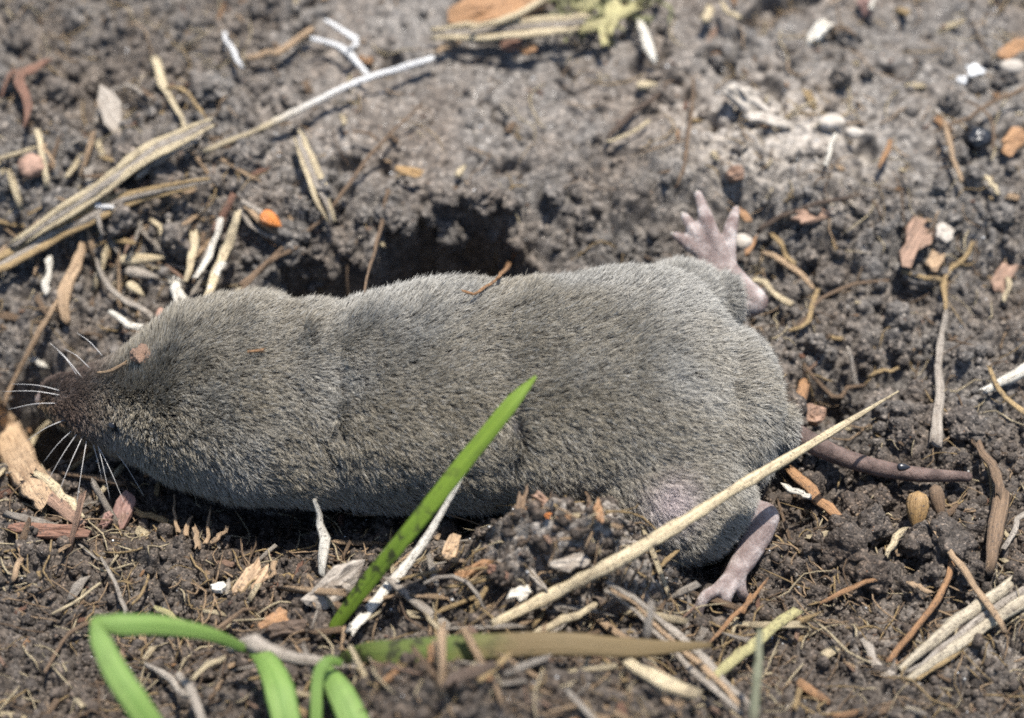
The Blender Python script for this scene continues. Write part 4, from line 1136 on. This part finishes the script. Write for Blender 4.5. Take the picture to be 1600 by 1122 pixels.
S('blade', None, None, [(505, 1040, 1.4, 'z'), (530, 1075, 1.5, 'z'), (565, 1150, 1.4, 'z'), (605, 1240, .9, 'z'), (630, 1310, .4, 'z')], [20, 44, 54, 40, 14], 'grass_light', hint=(.2, -.45, .9), **B)
S('stem', 'brown knotted stem base', None, [(355, 1012, 1.1, 'z'), (395, 1008, 1.35, 'z'), (440, 1024, 1.3, 'z'), (560, 1045, .8, 'z')], [14, 30, 20, 16], 'straw_grey', parent=tuft)
S('stem', 'blurred tan stem standing in front of the yellowing blade', 'stem', [(690, 978, 2.0, 'z'), (691, 1030, 1.9, 'z'), (690, 1095, 1.6, 'z')], [12, 15, 14], 'wood_tan', wob=.004)
S('grass_blade', 'thin faded blade standing at the bottom edge right of centre', 'grass blade', [(1188, 985, 2.0, 'z'), (1184, 1050, 1.9, 'z'), (1178, 1140, 1.6, 'z')], [8, 14, 16], 'grass_faded', wob=.004, flat=.3)  # also just one blade, no whole shoot
S('stem', 'short blurred grey stem left of the thin faded blade', 'stem', [(1019, 940, 1.7, 'z'), (1012, 985, 1.5, 'z'), (1006, 1025, 1.2, 'z')], [8, 12, 12], 'straw_grey', wob=.004)
S('stick', 'dark brown curved stick under the yellowing blade', 'stick', [(700, 1078), (722, 1056), (775, 1038)], [26, 26, 14], 'root_dark', h=.12)
S('straw', 'blurred cream straw at the bottom right of the yellowing blade', 'straw', [(975, 1030), (1030, 1062), (1085, 1085)], [14, 24, 20], 'straw_pale', h=.22)
# near side, left
r = empty('bark_strip', at(40, 720, .05), 'long split tan bark strip at the left edge below the whiskers', 'bark')
S('strip', None, None, [(-30, 620), (10, 680), (45, 745), (75, 790)], [38, 52, 48, 30], 'wood_tan', parent=r, h=.12, flat=.16)
S('strip', None, None, [(40, 740), (85, 780), (132, 824)], [30, 28, 16], 'bark_pink', parent=r, h=.18, flat=.25)
S('strip', None, None, [(60, 738), (100, 775), (128, 806)], [12, 16, 12], 'straw_pale', parent=r, h=.24, flat=.3)
S('straw', 'yellow straw crossing over the long bark strip', 'straw', [(-14, 752), (40, 698), (88, 648)], [10, 13, 8], 'straw_pale', h=.34)
chip('bark_flake', 'flat red bark flake lying level at the left edge', 'bark', 72, 830, 128, 20, -6, 'bark_red', .06, h=.12)
chip('wood_chip', 'smooth mauve-brown chip standing up below the chin', 'chip', 192, 798, 54, 28, 62, 'chip_mauve', .07, h=.14, jag=.05)
chip('wood_chip', 'small mauve chip touching the larger mauve-brown chip', 'chip', 168, 812, 26, 16, 40, 'chip_mauve', .05, h=.10)
S('straw', 'short tan straw right of the mauve-brown chip', 'straw', [(216, 802), (240, 808), (264, 818)], [13, 11, 10], 'straw_gold', h=.12)
for lab, p, w in (('slim splinter standing under the throat, leftmost of the row', [(270, 774, .35), (278, 832)], [3, 9]),
                  ('blunt splinter second in the row under the throat', [(300, 806, .2), (288, 836)], [6, 11]),
                  ('short stump splinter third in the row under the throat', [(305, 826, .15), (309, 862)], [7, 9]),
                  ('tallest splinter fourth in the row under the throat', [(328, 790, .35), (324, 850)], [3, 8]),
                  ('leaning splinter rightmost in the row under the throat', [(356, 824, .15), (334, 848)], [5, 9])):
    S('wood_splinter', lab, 'splinter', p, w, 'wood_tan', 'row of small splinters under the throat', h=.06)
S('twig', 'pale upright twig standing in front of the belly', 'twig', [(491, 782, .75), (499, 815, .45), (508, 850, .25), (503, 895, .05)], [8, 11, 17, 12], 'straw_white', h=.05)
chip('wood_chip', 'grey weathered wood piece at the foot of the tall green blade', 'chip', 520, 918, 100, 40, 32, 'straw_grey', .12, h=.16)
chip('wood_chip', 'dark wood piece above the folded grass blade', 'chip', 448, 982, 70, 20, 6, 'root_dark', .10, h=.12)
chip('leaf_scrap', 'orange leaf scrap above the dark wood piece', 'leaf', 428, 970, 46, 22, 30, 'wood_orange', .05, h=.2)
chip('leaf_scrap', 'ragged golden-tan scrap on the slope below the belly', 'leaf', 394, 908, 66, 30, 60, 'wood_tan', .05, h=.14, jag=.25)
chip('wood_chip', 'small cream chip left of the ragged golden-tan scrap', 'chip', 342, 918, 26, 14, -20, 'straw_white', .05, h=.10)
S('straw', 'thin grey stub right of the small cream chip', 'straw', [(357, 906), (354, 932)], [8, 8], 'straw_grey', h=.08)
S('straw', 'tan splinter standing right of the ragged golden-tan scrap', 'straw', [(432, 876), (422, 902)], [10, 7], 'wood_tan', h=.10)
S('rootlet', 'thin pale rootlet arcing over the dark soil at lower left', 'root', [(82, 960), (120, 938), (158, 912)], [4, 5, 4], 'straw_pale', h=.08)
S('rootlet', 'thin rootlet hanging down from the lower left root knot', 'root', [(158, 872), (178, 905), (192, 940), (195, 968)], [4, 6, 6, 5], 'straw_grey', h=.10)
S('straw', 'orange-tan straw standing at the lower left edge', 'straw', [(36, 862), (20, 908)], [9, 8], 'wood_tan', h=.08)
S('straw', 'thin straw curving right of the hanging lower left rootlet', 'straw', [(232, 898), (222, 925), (206, 944)], [4, 5, 4], 'straw_gold', h=.08)
S('straw', 'pale-green straw scrap left of the grass tuft', 'straw', [(242, 948), (268, 962), (298, 978)], [10, 12, 6], 'straw_green', h=.12)
S('rootlet', 'brown rootlet arching down beside the folded grass blade', 'root', [(150, 968), (115, 985), (90, 1010), (70, 1050)], [6, 7, 6, 5], 'root_brown', h=.10)
S('rootlet', 'brown rootlet curling up from the grass tuft', 'root', [(336, 992), (350, 975), (372, 960), (398, 952)], [6, 8, 7, 5], 'root_brown', h=.20)
S('straw', 'straw end lying inside the fold of the grass blade', 'straw', [(228, 1036), (262, 1056), (292, 1092)], [8, 12, 12], 'straw_grey', h=.14)
S('straw', 'curved grey stem inside the grass tuft', 'stem', [(278, 1050), (300, 1082), (318, 1130)], [14, 14, 14], 'straw_grey', h=.5)
S('straw', 'pale straw lying between the grass tuft blades', 'straw', [(298, 1062), (325, 1040), (350, 1028)], [7, 9, 6], 'straw_pale', h=.4)
# pieces set in the mound
for nm, lab, ct, u, v, L, W, a_, mt in (
    ('wood_chip', 'brown upright chip at the top left of the mound', 'chip', 812, 800, 70, 12, 84, 'root_brown'),
    ('bark_flake', 'orange bark flake on the left shoulder of the mound', 'bark', 748, 786, 32, 12, 8, 'wood_orange'),
    ('bark_flake', 'reddish splinter flake near the top of the mound', 'bark', 850, 784, 40, 12, -28, 'bark_pink'),
    ('bark_flake', 'upright orange flake at the right top of the mound', 'bark', 936, 802, 34, 12, -75, 'wood_orange'),
    ('wood_chip', 'orange stick with a rounded end on the left flank of the mound', 'chip', 742, 888, 60, 14, 6, 'wood_orange'),
    ('wood_chip', 'dull orange stick continuing right of the rounded one', 'chip', 778, 894, 40, 12, -20, 'bark_red'),
    ('wood_chip', 'tan chip standing on the left flank of the mound', 'chip', 706, 858, 44, 20, 70, 'wood_tan'),
    ('wood_chip', 'chalky pale chip in the middle of the mound', 'chip', 812, 926, 34, 18, 20, 'straw_white'),
    ('wood_chip', 'broad pale-grey chip under the long yellow straw', 'chip', 892, 880, 60, 20, 12, 'straw_grey'),
    ('brick_crumb', 'tiny salmon crumb near the top of the mound', 'brick crumb', 856, 806, 10, 8, 0, 'seed_orange'),
    ('wood_chip', 'grey fibrous sliver low on the mound', 'chip', 838, 905, 46, 9, -45, 'straw_grey')):
    chip(nm, lab, ct, u, v, L, W, a_, mt, .05, h=.08)
S('straw', 'thin stem standing on the right top of the mound', 'straw', [(914, 744, .3), (920, 775, .1), (926, 805)], [4, 6, 6], 'root_brown', h=.05)
S('rootlet', 'thin pale rootlet arched across the top of the mound', 'root', [(770, 769), (800, 766), (830, 765), (870, 790)], [4, 5, 5, 4], 'straw_gold', h=.16)
S('rootlet', 'pale rootlet looping over the left flank of the mound', 'root', [(662, 916), (690, 902), (720, 905), (748, 925), (752, 950)], [6, 6, 7, 6, 4], 'straw_grey', h=.16)
# bits caught on the coat
def stuck(name, label, cat, pix, w, mat, off=.12):
    P = spline(np.array([on_body(u, v, off) for u, v in pix]), 8)
    W = np.interp(np.linspace(0, 1, 8), np.linspace(0, 1, len(w)), w) * pxs(P[0]) / 2
    V, F, U, A = tube_geo(P, W, W * .6, 7, .12, 3, jag=.8)
    return link(name, mesh_np(name, V - P[4], F, MAT[mat], U), P[4], None, label, cat)
ITEM[0] += 1
V, F = lump(3, 77, .3, 2.2, .25, .7)
p_ = on_body(228, 562, .12)
link('bark_crumb', mesh_np('bark_crumb', V * .10, F, MAT['bark_pink'], V[:, :2]), p_, None, 'brown bark crumb stuck to the fur behind the eye', 'bark')
stuck('straw', 'tiny tan straw caught in the fur of the muzzle', 'straw', [(160, 590), (182, 584), (206, 574)], [4, 6, 5], 'wood_tan')
stuck('straw', 'tiny orange fleck lying on the shoulder fur', 'straw', [(390, 558), (414, 556)], [4, 6], 'wood_orange', .16)
# mossy tuft
mo = empty('moss_tuft', at(940, 20, .05), 'yellow-green mossy tuft at the top edge', 'moss')
rs = np.random.default_rng(5)
VS, FS, US, o_ = [], [], [], 0
bp = at(938, 12, .05)
for k in range(110):
    c0 = bp + np.array([rs.normal() * .42, rs.normal() * .22, -.05])
    d = np.array([rs.normal() * .6, rs.normal() * .6 - .3, 1]); d /= np.linalg.norm(d)
    C = spline(np.array([c0, c0 + d * .15, c0 + d * .28 + np.array([rs.normal() * .08, rs.normal() * .08 - .05, -.05])]), 5)
    W = np.array([.02, .028, .026, .018, .004]) * rs.uniform(.7, 1.5)
    V, F, U, A = tube_geo(C, W, W * .35, 5, .1, k)
    VS.append(V); FS += [tuple(i + o_ for i in f) for f in F]; o_ += len(V)
link('leaves', mesh_np('leaves', np.vstack(VS) - np.array(mo.location), FS, MAT['moss']), (0, 0, 0), mo, kind='stuff')
for u, v, L, W, a_ in ((955, 24, 44, 22, 80), (915, 8, 40, 18, 20), (942, 52, 40, 12, -85), (965, 14, 30, 16, 100)):
    chip('leaf', None, None, u, v, L, W, a_, 'straw_green', .02, h=.2, parent=mo)

# ------------------------------------------------------------------ soil clods one can tell apart
CV = []
for k in range(12):
    V, F = lump(4, 40 + k, 0.30, 1.5, 0.0, 0.85)
    rs = np.random.default_rng(900 + k)
    D = ICO[4][0]
    g = np.zeros(len(D))
    for size, cnt, hgt in ((.55, 26, .16), (.28, 90, .10), (.15, 240, .055)):
        K = rs.normal(size=(cnt, 3)); K /= np.linalg.norm(K, axis=1)[:, None]
        dd = np.arccos(np.clip(D @ K.T, -1, 1)) / (size * rs.uniform(.6, 1.1, cnt)[None])
        g += hgt * np.sqrt(np.maximum(0, 1 - dd ** 2)).max(1)
    CV.append(mesh_np('soil_clod', V * (0.85 + g)[:, None], F, MAT['clod']))
MARKS = [('the golden seed below the tail', 1433, 800), ('the curved thick brown root', 1552, 730), ('the upright grey stem', 1465, 600), ('the tail tip', 1520, 745), ('the near heel', 1205, 805),
         ('the orange-brown twig', 1285, 785), ('the sand-crusted twig', 1500, 885), ('the broad brown stem', 1555, 840), ('the looping rootlet', 1300, 610), ('the pointed end of the long yellow straw', 1395, 620),
         ('the bleached straw at the right edge', 1575, 600), ('the short yellow straw near the heel', 1285, 838), ('the pale blunt straw', 1395, 850), ('the orange curved rootlet', 1440, 965),
         ('the pinkish wood block', 1262, 650), ('the bead on the tail', 1412, 728), ('the large pinkish leaf scrap', 1435, 375), ('the dark curved twig', 1260, 325), ('the far heel', 1172, 470),
         ('the upright rootlet in the hollow', 1330, 575), ('the folded tan scrap', 1566, 432), ('the wavy brown rootlet', 1320, 450), ('the white pebble at the toes', 1160, 378), ('the pink brick crumb', 1148, 272),
         ('the large pale pebble', 1298, 191), ('the rough pale clay lump', 1165, 158), ('the white bird dropping', 1520, 112), ('the black beetle', 1526, 214), ('the notched cream chip', 1281, 46), ('the maroon bud scale', 1350, 8),
         ('the dark grooved stick', 985, 180), ('the plump tan seed', 1011, 133), ('the lone tan seed', 720, 267), ('the pale upright splinter', 490, 280), ('the short crooked rootlet', 795, 410), ('the rootlet before the hole', 595, 360),
         ('the twig on the lip of the hole', 420, 410), ('the orange seed', 424, 344), ('the red-brown dead leaf', 40, 140), ('the round reddish pebble', 50, 260), ('the curled brown leaf', 185, 180), ('the knotted pale rootlet', 260, 140),
         ('the white stick', 362, 80), ('the forked white rootlet', 545, 80), ('the bent tan twig', 435, 75), ('the white-tipped thin straw', 560, 126), ('the golden straw', 130, 342), ('the long pale husk', 222, 405), ('the knobbly splinter', 105, 440),
         ('the red bark flake', 72, 830), ('the mauve-brown chip', 192, 798), ('the row of small splinters', 310, 835), ('the pale upright twig', 500, 830), ('the ragged golden-tan scrap', 394, 908), ('the grey weathered wood piece', 520, 918),
         ('the fold of the grass blade', 155, 980), ('the dark wood piece', 448, 982), ('the arcing pale rootlet', 120, 938), ('the bleached flat straw', 640, 880), ('the tan chip on the mound', 706, 858), ('the orange stick on the mound', 760, 890),
         ('the chalky chip on the mound', 812, 926), ('the brown upright chip on the mound', 812, 800), ('the salmon crumb', 856, 806), ('the upright orange flake', 936, 802), ('the pale-grey chip under the long straw', 892, 880), ('the near hind toes', 1115, 950)]
USED = set()
def clods(cnt, u0, u1, v0, v1, s0, s1, group, sd, mat=None):
    rs = np.random.default_rng(sd)
    made = tries = 0
    while made < cnt and tries < cnt * 12:
        tries += 1
        u, v = rs.uniform(u0, u1), rs.uniform(v0, v1)
        r = s0 + (s1 - s0) * rs.random() ** 1.8
        mk = min(MARKS, key=lambda q: math.hypot(q[1] - u, q[2] - v))
        du, dv = u - mk[1], v - mk[2]
        if math.hypot(du, dv) > 150 or math.hypot(du, dv) < 0.4 * r:
            continue
        side_ = ('right of' if du > 0 else 'left of') if abs(du) > 1.6 * abs(dv) else ('below' if dv > 0 else 'above') if abs(dv) > 1.6 * abs(du) else \
                ('below and ' if dv > 0 else 'above and ') + ('right of' if du > 0 else 'left of')
        size_ = 'big' if r > 0.6 * s1 else 'small' if r < 0.33 * s1 else 'middling'
        lab = '%s dark soil clod %s %s' % (size_, side_, mk[0])
        if lab in USED:
            continue
        USED.add(lab)
        p = at(u, v, 0)
        r_ = r * pxs(p) / 2
        p = np.array([p[0], p[1], float(surf(p[0], p[1])) + r_ * 0.15])
        o = link('soil_clod', CV[rs.integers(12)], p, None, lab, 'clod', group)
        o.rotation_euler = rs.uniform(-3, 3, 3)
        o.scale = r_ * rs.uniform(.8, 1.2, 3)
        made += 1
clods(70, 1215, 1600, 600, 930, 18, 84, 'loose clods around the tail', 11)
clods(30, 1180, 1600, 380, 600, 16, 50, 'clods right of the rump', 12)
clods(40, 0, 520, 0, 420, 22, 66, 'clods in the upper left', 13)
clods(26, 440, 1010, 300, 400, 18, 56, 'clods on the lip of the hole', 14)
clods(22, 1000, 1600, 0, 350, 18, 44, 'clods in the upper right', 15)
clods(30, 0, 720, 800, 1100, 14, 36, 'clods on the near slope', 16)
clods(26, 730, 1080, 760, 960, 12, 34, 'clods on the mound', 17)

# ------------------------------------------------------------------ crumbs, grains, fibres: too many to count
def in_view(rs, cnt, u0=-60, u1=1660, v0=-60, v1=1190, wfun=None):
    xs, ys = [], []
    P = np.stack([rs.uniform(-7.4, 7.4, cnt * 6), rs.uniform(-5.8, 7.3, cnt * 6)], 1)
    z = surf(P[:, 0], P[:, 1])
    Q = np.concatenate([P, z[:, None]], 1)
    d = Q - CAMP
    dep = d @ FW
    k = SENS / LENS / 1600.0
    u = 800 + d[:, 0] / dep / k
    v = 561 - (d @ UP) / dep / k
    ok = (u > u0) & (u < u1) & (v > v0) & (v < v1)
    inside = (Q[:, 0] > AX[2, 0]) & (Q[:, 0] < AX[-1, 0]) & (np.abs(Q[:, 1] - np.interp(Q[:, 0], AX[:, 0], AX[:, 1])) < 0.55 * np.interp(Q[:, 0], AX[:, 0], AX[:, 3]))
    ok &= ~inside
    if wfun is not None:
        ok &= rs.random(len(u)) < wfun(u, v)
    i = np.nonzero(ok)[0][:cnt]
    return Q[i], u[i], v[i]
def rand_rot(rs, n):
    q = rs.normal(size=(n, 4)); q /= np.linalg.norm(q, axis=1)[:, None]
    w, x, y, z = q.T
    return np.stack([1 - 2 * (y * y + z * z), 2 * (x * y - z * w), 2 * (x * z + y * w), 2 * (x * y + z * w), 1 - 2 * (x * x + z * z), 2 * (y * z - x * w),
                     2 * (x * z - y * w), 2 * (y * z + x * w), 1 - 2 * (x * x + y * y)], 1).reshape(n, 3, 3)
def scatter(name, label, protos, Q, size, mats, rs, stretch=None, sink=0.2):
    VS, FS, UVS, MI, off = [], [], [], [], 0
    which = rs.integers(len(protos), size=len(Q))
    for k, (V, F) in enumerate(protos):
        sel = np.nonzero(which == k)[0]
        if not len(sel):
            continue
        R = rand_rot(rs, len(sel))
        st = np.ones((len(sel), 3)) if stretch is None else stretch(rs, len(sel))
        W = V[None] * st[:, None, :] * size[sel][:, None, None]
        if stretch is not None:                # long pieces lie down
            a = rs.uniform(0, 2 * math.pi, len(sel)); t = rs.normal(0, .35, len(sel))
            ca, sa, ct, s_t = np.cos(a), np.sin(a), np.cos(t), np.sin(t)
            Z0 = np.zeros_like(a)
            R = np.stack([ca * ct, -sa, -ca * s_t, sa * ct, ca, -sa * s_t, s_t, Z0, ct], 1).reshape(-1, 3, 3)
        G = np.einsum('nij,nvj->nvi', R, W) + Q[sel][:, None, :] + np.array([0, 0, 1]) * (size[sel] * sink)[:, None, None]
        nvt = len(V)
        FS.append((F[None] + (np.arange(len(sel)) * nvt)[:, None, None] + off).reshape(-1, F.shape[1]))
        VS.append(G.reshape(-1, 3)); UVS.append(np.tile(V[:, :2], (len(sel), 1)) + rs.random((len(sel), 1, 2)).repeat(nvt, 1).reshape(-1, 2) * 9)
        MI.append(np.repeat(rs.integers(len(mats), size=len(sel)), len(F)))
        off += nvt * len(sel)
    me = mesh_np(name, np.vstack(VS), np.vstack(FS), MAT[mats[0]], np.vstack(UVS))
    for m_ in mats[1:]:
        me.materials.append(MAT[m_])
    me.polygons.foreach_set('material_index', np.concatenate(MI).astype(np.int32))
    o = link(name, me, kind='stuff')
    o['label'] = label
    return o
rs = np.random.default_rng(77)
roughw = lambda u, v: np.clip(0.10 + 0.90 * ((v > 360) | (u < 480) | ((u > 1180) & (v > 300))), 0, 1)
Q, u, v = in_view(rs, 5200, wfun=roughw)
scatter('soil_crumbs', 'coarse dark soil crumbs', [lump(1, 500 + k, .3, 1.5) for k in range(8)], Q, 0.028 + 0.065 * rs.random(len(Q)) ** 2.5, ['clod'], rs)
Q, u, v = in_view(rs, 16000, wfun=roughw)
scatter('fine_soil_crumbs', 'fine dark soil crumbs', [lump(0, 520 + k, .3, 1.5) for k in range(8)], Q, 0.012 + 0.020 * rs.random(len(Q)) ** 2, ['clod'], rs)
Q, u, v = in_view(rs, 2600, wfun=lambda u, v: 0.10 + 0.9 * np.exp(-((u - 900) / 190) ** 2 - ((v - 860) / 90) ** 2) + 0.5 * np.exp(-((u - 1500) / 150) ** 2 - ((v - 1000) / 90) ** 2) + .6 * np.exp(-((u - 1210) / 130) ** 2 - ((v - 180) / 80) ** 2))
scatter('sand_grains', 'pale sand grains', [lump(0, 540 + k, .2, 1.5) for k in range(4)], Q, 0.008 + 0.012 * rs.random(len(Q)) ** 2, ['pebble_pale', 'white', 'straw_grey'], rs, sink=.6)
BOXV = np.array([(x, y, z) for x in (-1, 0, 1) for y, z in ((-1, -1), (1, -1), (1, 1), (-1, 1))], float)
BOXF = np.array([(a * 4 + j, a * 4 + (j + 1) % 4, a * 4 + 4 + (j + 1) % 4, a * 4 + 4 + j) for a in (0, 1) for j in range(4)] + [(3, 2, 1, 0), (8, 9, 10, 11)], np.int32)
def boxp(k):
    r = np.random.default_rng(k)
    V = BOXV * np.array([1, 1, 1]) + r.normal(0, .22, BOXV.shape)
    V[4:8, 2] += r.normal() * .6; V[8:, 1:] *= r.uniform(.3, 1.1)
    return V, BOXF
Q, u, v = in_view(rs, 1300, wfun=lambda u, v: 0.35 + 0.5 * (v > 780) + .15 * (u < 450))
scatter('litter_fragments', 'small scattered fragments of bark, wood and straw', [boxp(k) for k in range(10)], Q, 0.022 + 0.085 * rs.random(len(Q)) ** 4,
        ['wood_tan', 'bark_pink', 'root_brown', 'straw_pale', 'root_brown', 'straw_grey', 'bark_red', 'wood_orange', 'straw_gold'], rs,
        stretch=lambda r, n: np.stack([1 + 0.9 * r.random(n), .22 + .35 * r.random(n), .10 + .15 * r.random(n)], 1), sink=.35)
# shredded straw in the heaps
def heap(u, v):
    g = lambda cu, cv, su, sv: np.exp(-((u - cu) / su) ** 2 - ((v - cv) / sv) ** 2)
    return 0.9 * g(850, 940, 260, 90) + 0.6 * g(640, 960, 150, 60) + 0.95 * g(250, 400, 110, 75) + 0.7 * g(160, 310, 150, 70) + 0.5 * g(800, 1080, 330, 60) + 0.25 * g(1200, 1000, 250, 90) + .35 * g(100, 800, 90, 60)
Q, u, v = in_view(rs, 1250, wfun=heap)
scatter('straw_shreds', 'shredded straw and wood fibres heaped with the soil', [boxp(40 + k) for k in range(10)], Q, 0.05 + 0.22 * rs.random(len(Q)) ** 2.2,
        ['straw_pale', 'straw_grey', 'wood_tan', 'straw_grey', 'straw_gold', 'root_brown', 'wood_tan', 'bark_pink'], rs,
        stretch=lambda r, n: np.stack([1 + 0.9 * r.random(n), .07 + .10 * r.random(n), .05 + .05 * r.random(n)], 1), sink=.55)
# hair-thin rootlets
Q, u, v = in_view(rs, 1700, wfun=lambda u, v: 0.14 + 0.8 * (v > 800) + .2 * (u < 400) + .25 * (u > 1150))
VS, FS, US, MI, o_ = [], [], [], [], 0
for k, q in enumerate(Q):
    L = 0.18 + 0.75 * rs.random() ** 2
    a = rs.uniform(0, 6.28)
    P = [q + np.array([0, 0, .03])]
    for j in range(3):
        a += rs.normal() * .55
        P.append(P[-1] + np.array([math.cos(a), math.sin(a), 0]) * L / 3)
    P = np.array(P)
    P[:, 2] = surf(P[:, 0], P[:, 1]) * .6 + P[0, 2] * .4 + .03 + rs.random(4) * .07
    C = spline(P, 7)
    W = np.array([.6, 1, 1, 1, .9, .8, .3]) * rs.uniform(.005, .013)
    V, F, U, A = tube_geo(C, W, W, 4, .1, k)
    VS.append(V); FS += [tuple(i + o_ for i in f) for f in F]; US.append(U); o_ += len(V)
    MI += [int(rs.integers(4))] * len(F)
me = mesh_np('fine_rootlets', np.vstack(VS), FS, MAT['root_brown'], np.vstack(US))
for k in ('straw_gold', 'wood_tan', 'straw_pale'):
    me.materials.append(MAT[k])
me.polygons.foreach_set('material_index', np.array(MI, np.int32))
o = link('fine_rootlets', me, kind='stuff'); o['label'] = 'hair-thin rootlets strewn over the soil'
